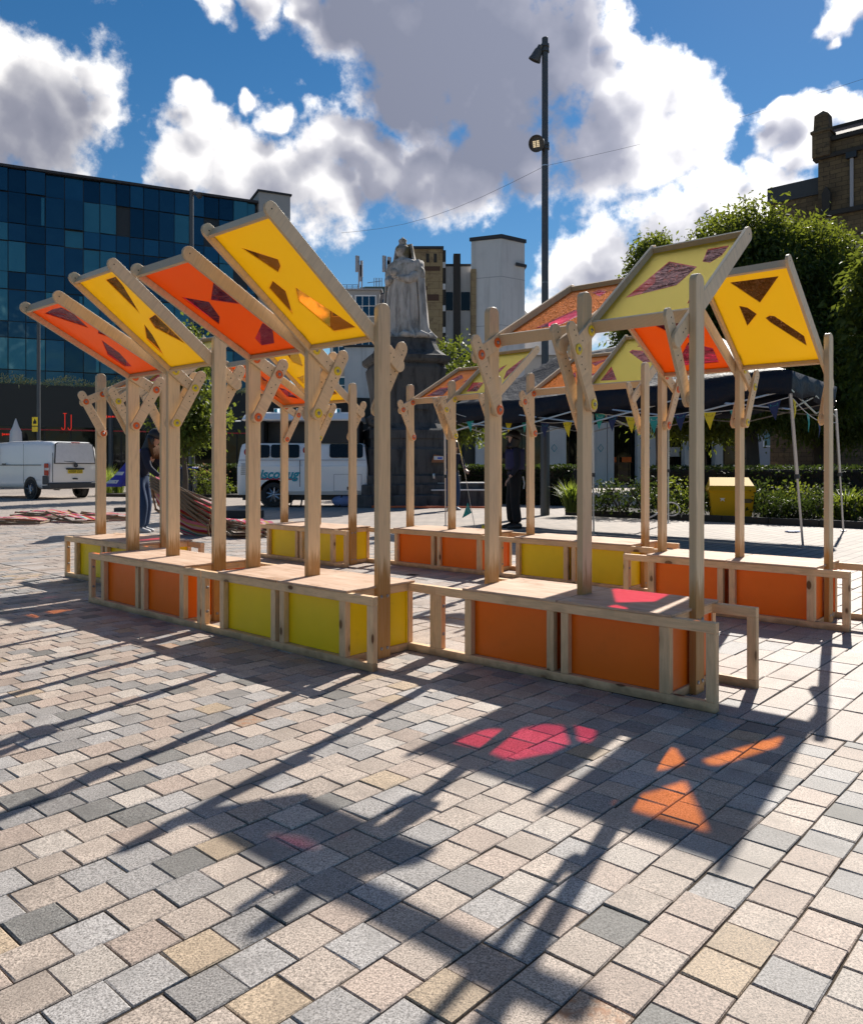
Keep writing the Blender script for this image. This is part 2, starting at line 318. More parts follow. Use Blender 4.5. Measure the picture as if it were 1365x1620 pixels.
FILM_O = mk_film('orange_film', (.98, .29, .022), True); FILM_M = mk_film('magenta_film', (.80, .035, .10), False); FILM_P = mk_film('plum_film', (.72, .10, .10), False)
WASH_O = plain('orange_plastic', (.80, .14, .015), .4, var=.05); WASH_Y = plain('yellow_plastic', (.80, .62, .02), .4, var=.05)
STEEL = plain('zinc_steel', (.34, .34, .35), .45, 1.0, var=.1, nscale=60); DARK = plain('dark_hole', (.015, .012, .010), .8)
BLACKM = plain('black_plastic', (.018, .018, .02), .5)
# ------------------------------------------------------------------ mesh helpers
class MB:
    def __init__(s): s.v = []; s.f = []; s.mi = []
    def add(s, vs, fs, mi=0):
        o = len(s.v); s.v += [tuple(p) for p in vs]
        for f in fs: s.f.append(tuple(i + o for i in f)); s.mi.append(mi)
        return s
    def box(s, x0, x1, y0, y1, z0, z1, mi=0, M=None):
        vs = [Vector(p) for p in ((x0,y0,z0),(x1,y0,z0),(x1,y1,z0),(x0,y1,z0),(x0,y0,z1),(x1,y0,z1),(x1,y1,z1),(x0,y1,z1))]
        if M: vs = [M @ p for p in vs]
        return s.add(vs, [(0,3,2,1),(4,5,6,7),(0,1,5,4),(1,2,6,5),(2,3,7,6),(3,0,4,7)], mi)
    def cbox(s, x0, x1, y0, y1, z0, z1, c=.003, mi=0, M=None):
        "box with chamfered edges"
        X = (x0, x1); Y = (y0, y1); Z = (z0, z1); vs = []; idx = {}
        for i in (0, 1):
            for j in (0, 1):
                for k in (0, 1):
                    sx, sy, sz = (c if i == 0 else -c), (c if j == 0 else -c), (c if k == 0 else -c)
                    for ax, p in enumerate(((X[i], Y[j] + sy, Z[k] + sz), (X[i] + sx, Y[j], Z[k] + sz), (X[i] + sx, Y[j] + sy, Z[k]))):
                        idx[i, j, k, ax] = len(vs); vs.append(Vector(p))
        fs = []
        q = lambda *ks: fs.append(tuple(idx[k] for k in ks))
        for i in (0, 1):
            a = [(i,0,0,0),(i,1,0,0),(i,1,1,0),(i,0,1,0)]; q(*(a if i else a[::-1]))
            a = [(0,i,0,1),(1,i,0,1),(1,i,1,1),(0,i,1,1)]; q(*(a[::-1] if i else a))
            a = [(0,0,i,2),(1,0,i,2),(1,1,i,2),(0,1,i,2)]; q(*(a if i else a[::-1]))
        for i in (0, 1):
            for j in (0, 1):
                q((i,j,0,0),(i,j,0,1),(i,j,1,1),(i,j,1,0)); q((i,0,j,0),(i,0,j,2),(i,1,j,2),(i,1,j,0)); q((0,i,j,1),(0,i,j,2),(1,i,j,2),(1,i,j,1))
                for k in (0, 1): q((i,j,k,0),(i,j,k,1),(i,j,k,2))
        if M: vs = [M @ p for p in vs]
        return s.add(vs, fs, mi)
    def prism(s, poly, axis, a0, a1, c=0.0, mi=0, M=None):
        "2-D outline pushed along an axis (x: poly=(y,z); y: poly=(x,z); z: poly=(x,y)), optional chamfered rims"
        mk = {'x': lambda p, a: Vector((a, p[0], p[1])), 'y': lambda p, a: Vector((p[0], a, p[1])), 'z': lambda p, a: Vector((p[0], p[1], a))}[axis]
        n = len(poly); rings = []
        if c:
            cx = sum(p[0] for p in poly) / n; cy = sum(p[1] for p in poly) / n
            ins = []
            for i, p in enumerate(poly):
                pa, pb = Vector(poly[i - 1]), Vector(poly[(i + 1) % n]); t = (pb - pa).normalized() if (pb - pa).length else Vector((1, 0)); nn = Vector((-t.y, t.x))
                if nn.dot(Vector((cx - p[0], cy - p[1]))) < 0: nn = -nn
                ins.append((p[0] + nn.x * c, p[1] + nn.y * c))
            rings = [[mk(p, a0) for p in ins], [mk(p, a0 + c) for p in poly], [mk(p, a1 - c) for p in poly], [mk(p, a1) for p in ins]]
        else: rings = [[mk(p, a0) for p in poly], [mk(p, a1) for p in poly]]
        if M: rings = [[M @ p for p in r] for r in rings]
        return s.loft(rings, mi=mi)
    def loft(s, rings, cap=True, mi=0, closed=True):
        n = len(rings[0]); vs = [p for r in rings for p in r]; fs = []
        for k in range(len(rings) - 1):
            for i in range(n if closed else n - 1):
                j = (i + 1) % n; fs.append((k * n + i, k * n + j, (k + 1) * n + j, (k + 1) * n + i))
        if cap and closed: fs.append(tuple(range(n))[::-1]); fs.append(tuple((len(rings) - 1) * n + i for i in range(n)))
        return s.add(vs, fs, mi)
    def cyl(s, p0, p1, r0, r1=None, n=12, mi=0, cap=True):
        p0, p1 = Vector(p0), Vector(p1); r1 = r0 if r1 is None else r1
        ax = (p1 - p0).normalized(); a = ax.orthogonal().normalized(); bb = ax.cross(a)
        ring = lambda p, r: [p + (a * cos(2 * pi * i / n) + bb * sin(2 * pi * i / n)) * r for i in range(n)]
        return s.loft([ring(p0, r0), ring(p1, r1)], cap, mi)
    def tube(s, pts, r, n=8, mi=0):
        pts = [Vector(p) for p in pts]; rings = []; a = None
        rr = r if isinstance(r, (list, tuple)) else [r] * len(pts)
        for i, p in enumerate(pts):
            t = (pts[min(i + 1, len(pts) - 1)] - pts[max(i - 1, 0)]).normalized()
            a = t.orthogonal().normalized() if a is None else (a - t * a.dot(t)).normalized()
            bb = t.cross(a); rings.append([p + (a * cos(2 * pi * k / n) + bb * sin(2 * pi * k / n)) * rr[i] for k in range(n)])
        return s.loft(rings, True, mi)
    def lathe(s, prof, n=24, mi=0, M=None, cap=True):
        rings = [[Vector((r * cos(2 * pi * i / n), r * sin(2 * pi * i / n), z)) for i in range(n)] for r, z in prof]
        if M: rings = [[M @ p for p in r] for r in rings]
        return s.loft(rings, cap, mi)
    def sphere(s, c, r, n=12, m=8, mi=0, sc3=(1, 1, 1), M=None):
        c = Vector(c); rings = []
        for k in range(m + 1):
            ph = -pi / 2 + pi * k / m; rr = max(cos(ph), .02)
            ring = [c + Vector((r * rr * cos(2 * pi * i / n) * sc3[0], r * rr * sin(2 * pi * i / n) * sc3[1], r * sin(ph) * sc3[2])) for i in range(n)]
            rings.append([M @ p for p in ring] if M else ring)
        return s.loft(rings, True, mi)
    def mesh(s, name, mats, smooth=False):
        me = bpy.data.meshes.new(name); me.from_pydata(s.v, [], s.f)
        for m in (mats if isinstance(mats, (list, tuple)) else [mats]): me.materials.append(m)
        if any(s.mi): me.polygons.foreach_set('material_index', s.mi)
        if smooth is True: me.polygons.foreach_set('use_smooth', [True] * len(me.polygons))
        me.update()
        if smooth == 'auto':
            me.polygons.foreach_set('use_smooth', [True] * len(me.polygons))
            try: me.set_sharp_from_angle(angle=R(38))
            except Exception: pass
        return me
    def build(s, name, mats, parent=None, smooth=False, loc=None, rot=None):
        return put(name, s.mesh(name, mats, smooth), parent, loc, rot)
def fix_normals(me):
    bm = bmesh.new(); bm.from_mesh(me); bmesh.ops.recalc_face_normals(bm, faces=bm.faces); bm.to_mesh(me); bm.free()
def put(name, me, parent=None, loc=None, rot=None):
    o = bpy.data.objects.new(name, me); C.objects.link(o)
    if parent: o.parent = parent
    if loc is not None: o.location = loc
    if rot is not None: o.rotation_euler = rot
    return o
def empty(name, loc=(0, 0, 0), rz=0.0, parent=None):
    o = put(name, None, parent, loc, (0, 0, rz)); o.empty_display_size = .1; return o
def tag(o, label=None, cat=None, group=None, kind=None):
    if label: o['label'] = label
    if cat: o['category'] = cat
    if group: o['group'] = group
    if kind: o['kind'] = kind
    return o
def copy_tree(o, parent=None):
    c = o.copy(); C.objects.link(c)
    if parent: c.parent = parent
    for ch in list(o.children): copy_tree(ch, c)
    return c
def at(px, Y, py=None):
    "world point seen at a pixel of the photograph at a distance Y"
    return Vector(((px - X0) / F_PX * Y, Y, 0.0 if py is None else CAMZ + (Y0 - py) / F_PX * Y))
def gY(py): return CAMZ * F_PX / (py - Y0)
def capsule(r, y0, y1, n=7):
    "outline of a strip with round ends, along the first coordinate"
    out = [(y1 + r * cos(a), r * sin(a)) for a in [-pi / 2 + pi * i / n for i in range(n + 1)]]
    return out + [(y0 - r * cos(a), r * sin(a)) for a in [pi / 2 - pi * i / n for i in range(n + 1)]]
def holed_sheet(outer, holes, z0, z1):
    "flat sheet with real cut-outs"
    m = MB()
    for z, flip in ((z0, True), (z1, False)):
        bm = bmesh.new(); es = []
        for loop in [outer] + holes:
            vs = [bm.verts.new((p[0], p[1], z)) for p in loop]
            es += [bm.edges.new((vs[i], vs[(i + 1) % len(vs)])) for i in range(len(vs))]
        bmesh.ops.triangle_fill(bm, use_beauty=True, use_dissolve=False, edges=es)
        bm.verts.index_update(); vs = [v.co.copy() for v in bm.verts]
        fs = []
        for f in bm.faces:
            idx = [v.index for v in f.verts]
            f.normal_update()
            if (f.normal.z > 0) == flip: idx = idx[::-1]
            fs.append(tuple(idx))
        m.add(vs, fs); bm.free()
    for loop in [outer] + holes:
        n = len(loop); vs = [Vector((p[0], p[1], z0)) for p in loop] + [Vector((p[0], p[1], z1)) for p in loop]
        m.add(vs, [(i, (i + 1) % n, n + (i + 1) % n, n + i) for i in range(n)])
    return m
def order_ccw(poly):
    a = sum(poly[i - 1][0] * poly[i][1] - poly[i][0] * poly[i - 1][1] for i in range(len(poly)))
    return poly if a > 0 else poly[::-1]
def grow(poly, e):
    cx = sum(p[0] for p in poly) / len(poly); cy = sum(p[1] for p in poly) / len(poly)
    return [(p[0] + (p[0] - cx) / max(.02, math.hypot(p[0] - cx, p[1] - cy)) * e, p[1] + (p[1] - cy) / max(.02, math.hypot(p[0] - cx, p[1] - cy)) * e) for p in poly]

# ------------------------------------------------------------------ the ground
TH = 0.7278                                     # the paving and the stalls share this direction
UH = Vector((cos(TH), -sin(TH), 0)); VH = Vector((sin(TH), cos(TH), 0))
def UV(u, v, z=0.0): return UH * u + VH * v + Vector((0, 0, z))
VB = 3.472                                      # line where the small setts meet the larger slabs
gm = MB(); gm.add([(-1500, -200, -.05), (1500, -200, -.05), (1500, 2500, -.05), (-1500, 2500, -.05)], [(0, 1, 2, 3)])
tag(gm.build('ground', JOINT), 'wide brown ground sheet under the paved square', kind='structure')
pm = MB(); pm.add([UV(-90, 9.3, -.006), UV(60, 9.3, -.006), UV(60, 90, -.006), UV(-90, 90, -.006), UV(-90, -20, -.006), UV(-16, -20, -.006), UV(-16, 9.3, -.006), UV(10, -20, -.006), UV(60, -20, -.006), UV(10, 9.3, -.006)], [(0, 6, 9, 1, 2, 3), (4, 5, 6, 0), (7, 8, 1, 9)])
tag(pm.build('plaza', FARPAVE), 'far part of the paved square', kind='structure')
sm = MB(); sm.add([UV(-16, -3, -.0048), UV(10, -3, -.0048), UV(10, VB, -.0048), UV(-16, VB, -.0048)], [(0, 1, 2, 3)])
sett_bed = tag(sm.build('sett_paving', JOINT), 'paving of small square granite setts in the foreground', kind='structure')
sm = MB(); sm.add([UV(-16, VB, -.0048), UV(10, VB, -.0048), UV(10, 9.4, -.0048), UV(-16, 9.4, -.0048)], [(0, 1, 2, 3)])
slab_bed = tag(sm.build('slab_paving', JOINT), 'paving of larger oblong granite slabs behind the sett line', kind='structure')
def paver(w, l, c=.0028, h=.035, rag=.0022):
    "a stone: flat top with a worn, slightly uneven rim"
    rj = lambda: random.uniform(-rag, rag)
    top = [(-w/2 + c + rj(), -l/2 + c + rj(), rj() * .4), (w/2 - c + rj(), -l/2 + c + rj(), rj() * .4), (w/2 - c + rj(), l/2 - c + rj(), rj() * .4), (-w/2 + c + rj(), l/2 - c + rj(), rj() * .4)]
    ch = [(-w/2, -l/2, -c), (w/2, -l/2, -c), (w/2, l/2, -c), (-w/2, l/2, -c)]
    bot = [(x, y, -h) for x, y, z in ch]
    m = MB(); m.add(top + ch + bot, [(0, 1, 2, 3)] + [(4 + i, 4 + (i + 1) % 4, (i + 1) % 4, i) for i in range(4)] + [(8 + i, 8 + (i + 1) % 4, 4 + (i + 1) % 4, 4 + i) for i in range(4)]); return m
def in_view(u, v, mg=0.0):
    p = UV(u, v); Y = p.y
    if Y < 1.2 - mg: return False
    return abs(p.x) < .56 * Y + .2 + mg
def pick(ws):
    r = random.random() * sum(ws)
    for i, w in enumerate(ws):
        r -= w
        if r <= 0: return i
    return len(ws) - 1
def lay(bed, name, cells, mats, wts, label_mass):
    protos = {}
    scored = sorted((c for c in cells if in_view(c[0], c[1])), key=lambda c: UV(c[0], c[1]).y)
    singles = scored[:300]; ids = set(map(id, singles)); mass = MB()
    for c in cells:
        u, v, w, l = c; k = pick(wts); m = paver(w, l)
        M = Matrix.Translation(UV(u + random.uniform(-.0012, .0012), v + random.uniform(-.0012, .0012), random.uniform(-.002, .002))) @ Matrix.Rotation(-TH, 4, 'Z') @ Matrix.Rotation(random.gauss(0, .006), 4, 'X') @ Matrix.Rotation(random.gauss(0, .006), 4, 'Y')
        if id(c) in ids:
            key = (round(w, 3), round(l, 3), k, random.randrange(4))
            if key not in protos: protos[key] = m.mesh(name, mats[k])
            o = put(name, protos[key], bed); o.matrix_local = M
        else: mass.add([M @ Vector(p) for p in m.v], m.f, k)
    tag(mass.build(name + '_mass', mats, bed), kind='stuff')
cells = []; PU, PV, J = .1292, .1298, .0044
for i in range(-100, 60):
    u0 = -.751 + i * PU; off = (PV * .5 if i % 2 else 0.0)
    for j in range(-40, 30):
        v0 = 1.517 + off + j * PV
        if v0 > VB - .03 or v0 < -3: continue
        v1 = min(v0 + PV, VB)
        uc, vc = u0 + PU / 2, (v0 + v1) / 2
        if in_view(uc, vc, 3.0): cells.append((uc, vc, PU - J, v1 - v0 - J * .8))
lay(sett_bed, 'sett', cells, SETT, SETT_W, '')
cells = []; PU = .1525
for i in range(-110, 70):
    u0 = -1.314 + i * PU; v = VB + .008
    rnd = random.Random(i * 7 + 3)
    while v < 9.3:
        l = rnd.choice([.22, .26, .30, .36, .42]); v1 = min(v + l, 9.3)
        uc, vc = u0 + PU / 2, (v + v1) / 2
        if v1 - v > .05 and in_view(uc, vc, 3.0): cells.append((uc, vc, PU - .006, v1 - v - .005))
        v = v1
lay(slab_bed, 'paving_slab', cells, SLAB, SLAB_W, '')

# ------------------------------------------------------------------ the bench stalls with tilting canopies
UL_, UA, UD, UT, TP, PW, HT = 1.6421, .2154, .5482, .042, .0356, .0983, 2.0294
FH, SEAT_T = .40, .012
ZP, ZL, TAIL, RL = 1.8196, 1.4256, .196, .960
POST_U = {'L': UA - TP / 2 + .004, 'M': UL_ / 2, 'R': UL_ - UA + TP / 2 - .004}
CAN_U = {'O': POST_U['L'] + TP / 2, 'Y': POST_U['M'] + TP / 2}
CAN_W = {'O': POST_U['M'] - TP / 2 - CAN_U['O'], 'Y': POST_U['R'] - TP / 2 - CAN_U['Y']}
CACHE = {}
def cached(key, fn):
    if key not in CACHE: CACHE[key] = fn()
    return CACHE[key]
def timber(l, w, h, ax):
    "a piece of planed timber centred on its own origin, grain along x"
    return cached(('t', round(l, 3), round(w, 3), round(h, 3)), lambda: MB().cbox(-l/2, l/2, -w/2, w/2, -h/2, h/2, .0025).mesh('timber', PINE_X))
def beam(name, x0, x1, y0, y1, z0, z1, parent):
    "timber between the given bounds, grain along the longest side"
    d = (x1 - x0, y1 - y0, z1 - z0); c = ((x0 + x1) / 2, (y0 + y1) / 2, (z0 + z1) / 2); k = d.index(max(d))
    me = timber(d[k], d[(k + 1) % 3], d[(k + 2) % 3], k)
    rot = [(0, 0, 0), (0, 0, 0), (0, 0, 0)][0]
    o = put(name, me, parent, c)
    if k == 1: o.matrix_local = Matrix.Translation(c) @ Matrix(((0, 0, 1, 0), (1, 0, 0, 0), (0, 1, 0, 0), (0, 0, 0, 1)))
    if k == 2: o.matrix_local = Matrix.Translation(c) @ Matrix(((0, 1, 0, 0), (0, 0, 1, 0), (1, 0, 0, 0), (0, 0, 0, 1)))
    return o
def post_mesh():
    r = .043; w = PW / 2; n = 6
    prof = [(-w, 0), (w, 0)] + [(w - r + r * cos(a), HT - r + r * sin(a)) for a in [pi / 2 * i / n for i in range(n + 1)]] + [(-w + r - r * sin(a), HT - r + r * cos(a)) for a in [pi / 2 * i / n for i in range(n + 1)]]
    return MB().prism(prof, 'x', -TP / 2, TP / 2, .002).mesh('post', PLY, False)
def rail_mesh():
    m = MB(); m.prism(capsule(.041, -TAIL - .012, RL - .004), 'x', -.010, .010, .0015)
    for y in [RL - .005] + [-TAIL + .055, -TAIL + .09]:
        m.cyl((-.0106, y, 0), (.0106, y, 0), .0042, n=8, mi=1)
    return m.mesh('rail', [PLY_RAIL, DARK])
BR_L = .43
def brace_mesh():
    "drilled strut; origin at its lower pivot, runs along +y"
    m = MB(); m.prism(capsule(.041, 0, BR_L), 'x', -.009, .009, .0015)
    for y in [.20, .235, .27, .39, .42]:
        for dz in (.006, -.006): pass
        m.cyl((-.0096, y, .010 * (1 if int(y * 1000) % 2 else -1)), (.0096, y, .010 * (1 if int(y * 1000) % 2 else -1)), .0042, n=8, mi=1)
    return m.mesh('brace', [PLY_RAIL, DARK])
def washer_mesh(mat):
    m = MB(); m.lathe([(.009, -.003), (.0275, -.003), (.029, -.001), (.029, .002), (.0265, .004), (.0125, .004), (.011, .0015), (.009, .0015)], 20, 0, Matrix.Rotation(pi / 2, 4, 'Y'))
    m.lathe([(.0145, .0005), (.0145, .003), (.010, .0032), (.009, .007), (.005, .0105), (.001, .0115)], 14, 1, Matrix.Rotation(pi / 2, 4, 'Y'))
    return m.mesh('washer', [mat, STEEL], 'auto')
def bolt_mesh():
    m = MB(); m.lathe([(.010, 0), (.010, .002), (.0085, .0045), (.005, .0065), (.001, .007)], 12, 0, Matrix.Rotation(pi / 2, 4, 'Y')); return m.mesh('bolt', STEEL, True)
FILMS = {
 'A': {'O': [[(.087,.681),(.263,.589),(.192,.451),(.101,.389)], [(.30,.60),(.49,.72),(.486,.518)], [(.485,.328),(.255,.203),(.234,.127),(.367,.129),(.49,.248)]],
       'Y': [[(.148,.804),(.258,.73),(.34,.675),(.317,.632),(.261,.599)], [(.09,.51),(.166,.552),(.194,.469),(.093,.301)], [(.295,.475),(.338,.396),(.487,.128),(.299,.127),(.23,.377)]]},
 'B': {'O': [[(.138,.858),(.309,.874),(.436,.865),(.462,.782),(.387,.623)], [(.40,.55),(.50,.60),(.50,.47)], [(.328,.482),(.305,.312),(.201,.14),(.109,.154),(.12,.31)]],
       'Y': [[(.337,.873),(.472,.873),(.453,.798),(.323,.562)], [(.363,.503),(.477,.523),(.477,.235),(.325,.42)], [(.248,.47),(.21,.367),(.088,.168),(.095,.343)]]},
 'D': {'O': [[(.244,.806),(.274,.84),(.355,.772),(.351,.687)], [(.44,.575),(.47,.64),(.52,.55)], [(.19,.178),(.30,.44),(.42,.40),(.362,.2),(.33,.171)]],
       'Y': [[(.084,.35),(.185,.753),(.393,.609),(.348,.412)], [(.387,.833),(.503,.829),(.499,.718),(.461,.644),(.412,.675)], [(.465,.40),(.535,.32),(.50,.16)]]},
 'E': {'O': [[(.083,.84),(.07,.79),(.09,.70),(.155,.665),(.19,.74),(.20,.825)], [(.25,.83),(.20,.63),(.26,.55),(.335,.525),(.455,.64),(.44,.735),(.36,.84)], [(.366,.483),(.379,.442),(.453,.469),(.503,.542),(.518,.604),(.47,.60)], [(.167,.155),(.18,.124),(.487,.126),(.504,.305),(.354,.404)]],
       'Y': [[(.172,.856),(.485,.847),(.31,.644)], [(.168,.639),(.217,.614),(.261,.545),(.168,.445)], [(.308,.497),(.339,.515),(.369,.505),(.508,.291),(.503,.195),(.329,.45)]]},
 'F': {'O': [[(.291,.746),(.438,.808),(.39,.648)], [(.204,.465),(.237,.495),(.325,.333)], [(.40,.40),(.50,.42),(.48,.20)]],
       'Y': [[(.088,.153),(.088,.403),(.254,.143)], [(.171,.661),(.186,.698),(.341,.643),(.514,.422),(.414,.426)], [(.218,.745),(.241,.79),(.40,.80)]]},
 'G': {'O': [[(.173,.453),(.118,.661),(.169,.78),(.281,.659),(.244,.565)], [(.109,.169),(.139,.389),(.291,.381),(.36,.149)], [(.42,.76),(.50,.60),(.38,.50)]],
       'Y': [[(.092,.151),(.062,.331),(.223,.313),(.242,.138)], [(.478,.335),(.413,.527),(.498,.802),(.506,.514)], [(.321,.504),(.332,.665),(.272,.598)]]},
 'H': {'O': [[(.334,.668),(.318,.537),(.268,.584)], [(.36,.422),(.427,.359),(.445,.148),(.294,.221)], [(.145,.309),(.133,.153),(.112,.27)]],
       'Y': [[(.276,.843),(.475,.83),(.342,.619),(.251,.701)], [(.08,.464),(.226,.489),(.096,.355)], [(.336,.139),(.476,.222),(.481,.147)]]},
}
FILMS['C'] = {'O': FILMS['F']['O'], 'Y': FILMS['G']['Y']}
def stall(key, u0, v0, dyaw, side, box, phi, label):
    root = empty('canopy_bench', (u0, v0, 0), -(TH + R(dyaw)))
    tag(root, label, 'bench', 'timber benches with tilting canopies set out in two rows')
    L, a, D, t = UL_, UA, UD, UT
    st = [(0, .045), (a, a + .046), (.757, .800), (.842, .886), (L - a - .052, L - a), (L - .046, L)]
    for y0 in (0.0, D - t):
        beam('frame_rail', 0, L, y0, y0 + t, 0, .044, root); beam('frame_rail', 0, L, y0, y0 + t, FH - .048, FH, root)
        for x0, x1 in st: beam('frame_stile', x0, x1, y0 + .0015, y0 + t - .0015, .0443, FH - .0483, root)
        me = cached('b', bolt_mesh)
        for x in (.045, ):
            for z in (.13, .29): put('bolt', me, root, (x, y0 + t / 2, z))
    for x0, x1 in ((a + .002, a + .044), (.758, .799), (.843, .885), (L - a - .044, L - a - .002)):
        beam('cross_beam', x0, x1, t + .0005, D - t - .0005, .002, .043, root); beam('cross_beam', x0, x1, t + .0005, D - t - .0005, FH - .046, FH - .002, root)
    bm_ = BOX_Y if box == 'Y' else BOX_O
    for x0, x1 in ((a + .006, .797), (.845, L - a - .006)):
        fb = lambda w=x1 - x0: MB().box(-w/2, w/2, -.003, .003, -.158, .158).mesh('box_panel', bm_)
        me = cached(('fp', box, round(x1 - x0, 3)), fb)
        for y in (t + .005, D - t - .005): put('box_panel', me, root, ((x0 + x1) / 2, y, .202))
    se = cached(('sp', box), lambda: MB().box(-.003, .003, -(D/2 - t - .009), D/2 - t - .009, -.158, .158).mesh('box_panel', bm_))
    for x in (a + .018, .782, .860, L - a - .018): put('box_panel', se, root, (x, D / 2, .202))
    for x0, x1, zz, rz in ((a - .013, .817, 0, .002), (.8255, L - a + .012, .0008, -.003)):
        me = cached(('seat', round(x1 - x0, 3)), lambda: MB().cbox(-(x1-x0)/2, (x1-x0)/2, -D/2 - .004, D/2 + .004, 0, SEAT_T, .0015).mesh('seat_board', SEAT))
        o = put('seat_board', me, root, ((x0 + x1) / 2, D / 2, FH + .0006 + zz))
        sb = cached('screw', lambda: MB().lathe([(.005, 0), (.004, .0012), (.001, .0015)], 8).mesh('screw', STEEL))
        for sx in (-.25, .25):
            for sy in (-.245, .245): put('screw', sb, o, (sx, sy, SEAT_T))
    for k in 'LMR':
        p = put('post', cached('post', post_mesh), root, (POST_U[k], D / 2, 0))
        if k != 'M':
            for z in (.055, .352):
                for y in (-.024, .024):
                    put('bolt', cached('b', bolt_mesh), p, ((TP / 2 if k == 'R' else -TP / 2), y, z), None if k == 'R' else (0, 0, pi))
    for k in 'OY':
        ph = R(phi[k]); x0, W = CAN_U[k], CAN_W[k]; wm = cached(('w', k), lambda: washer_mesh(WASH_O if k == 'O' else WASH_Y))
        holes = [order_ccw([(max(.04, min(W - .04, x)), y) for x, y in pl]) for pl in FILMS[key][k]]
        sh = holed_sheet([(.0215, .048), (W - .0215, .048), (W - .0215, .927), (.0215, .927)], holes, -.0025, .0025)
        can = sh.build('canopy', (SHEET_OT if side > 0 else SHEET_O) if k == 'O' else (SHEET_YT if side > 0 else SHEET_Y), root, loc=(x0, D / 2, ZP), rot=(ph if side > 0 else pi - ph, 0, 0))
        can['label'] = ('orange' if k == 'O' else 'yellow') + ' tilted canopy with see-through film shapes'
        if side > 0 and k == 'O':
            inner = [grow(hl, .004) for hl in holes]; step = .0055; nx = int((W - .043) / step); ny = int(.879 / step); rr_ = np.random.RandomState(ord(key) + ord(k))
            hz = .0029 + rr_.rand(ny + 1, nx + 1) * .0021; jx = (rr_.rand(ny + 1, nx + 1) - .5) * step * .5; jy = (rr_.rand(ny + 1, nx + 1) - .5) * step * .5
            gx = .0215 + (W - .043) * np.arange(nx + 1) / nx; gy = .048 + .879 * np.arange(ny + 1) / ny
            V3 = np.stack([gx[None, :] + jx, gy[:, None] + jy, hz], -1).reshape(-1, 3)
            def inside(px_, py_, poly):
                r_ = np.zeros(px_.shape, bool)
                for i in range(len(poly)):
                    (xa, ya), (xb, yb) = poly[i - 1], poly[i]
                    c_ = ((ya > py_) != (yb > py_)); r_ ^= c_ & (px_ < (xb - xa) * (py_ - ya) / ((yb - ya) if yb != ya else 1e-9) + xa)
                return r_
            X_, Y_ = np.meshgrid((gx[:-1] + gx[1:]) / 2, (gy[:-1] + gy[1:]) / 2); ok = np.ones(X_.shape, bool)
            for pl in inner: ok &= ~inside(X_, Y_, pl)
            jj, ii = np.nonzero(ok); q0 = jj * (nx + 1) + ii; F3 = np.stack([q0, q0 + 1, q0 + nx + 2, q0 + nx + 1], -1)
            tm = bpy.data.meshes.new('textured_face'); tm.from_pydata(V3.tolist(), [], F3.tolist()); tm.materials.append(SHEET_OT); put('textured_face', tm, can)
        for hl in holes:
            fm = MB(); g_ = grow(hl, .006); zf = (.0056 if k == 'O' else .0031) if side > 0 else -.0031
            n = len(g_); fm.add([(p[0], p[1], zf) for p in g_], [tuple(range(n))]); fm.build('film', FILM_M if k == 'O' else (FILM_P if side > 0 else FILM_O), can)
        rm = cached('rail', rail_mesh)
        for x in (.011, W - .011): put('rail', rm, can, (x, 0, 0))
        bar = cached(('bar', round(W, 3)), lambda: MB().cbox(.0215, W - .0215, -.009, .009, -.034, .034, .0015).mesh('cross_bar', PLY_RAIL))
        for y in (.038, .937): put('cross_bar', bar, can, (0, y, 0))
        for y in (0,):
            put('washer', wm, can, (.0245, y, 0)); put('washer', wm, can, (W - .0245, y, 0), (0, 0, pi))
        tv = (-side * TAIL * cos(ph), -TAIL * sin(ph)); dz = ZP + tv[1] - ZL; dy = tv[0]; ang = math.atan2(dz, dy)
        bl = math.hypot(dy, dz)
        for x, sgn in ((x0 + .0305, 1), (x0 + W - .0305, -1)):
            br = put('brace', cached('brace', brace_mesh), root, (x, D / 2, ZL), (ang, 0, 0))
            for y in (0, bl): put('washer', wm, br, (sgn * .012, y, 0), None if sgn > 0 else (0, 0, pi))
            spc = cached('spacer', lambda: MB().cyl((-.0105, 0, 0), (.0105, 0, 0), .036, n=16).mesh('spacer', PLY_RAIL, 'auto'))
            put('spacer', spc, br, (-sgn * .0198, 0, 0))
    return root
PHI = {'O': 27.6, 'Y': 37.0}
stall('A', -1.5393, 5.3262, .018, -1, 'Y', PHI, 'yellow-sided bench nearest at centre left, canopies tilted toward the viewer')
stall('B', -2.7666, 6.4332, .25, -1, 'O', PHI, 'orange-sided bench on the left bolted behind the nearest yellow bench')
stall('C', -3.6615, 7.9578, -.115, 1, 'Y', {'O': 26.0, 'Y': 36}, 'yellow-sided bench farthest left beside the woman lifting deckchairs')
stall('D', .0217, 4.6106, -.426, 1, 'O', PHI, 'nearest orange-sided bench at right of centre with pale tops of canopies showing')
stall('E', 1.5223, 6.3407, -.153, -1, 'O', {'O': 29.0, 'Y': 37.0}, 'orange-sided bench at far right in front of the yellow grit bin')
stall('F', .655, 7.8979, -.041, 1, 'Y', PHI, 'yellow-sided bench in the back row under the black gazebo edge')
stall('G', -.5748, 9.0039, -.113, 1, 'O', PHI, 'orange-sided bench in the back row in front of the statue')
stall('H', -2.1326, 9.6903, .576, -1, 'Y', PHI, 'yellow-sided bench in the back row in front of the white camper van')
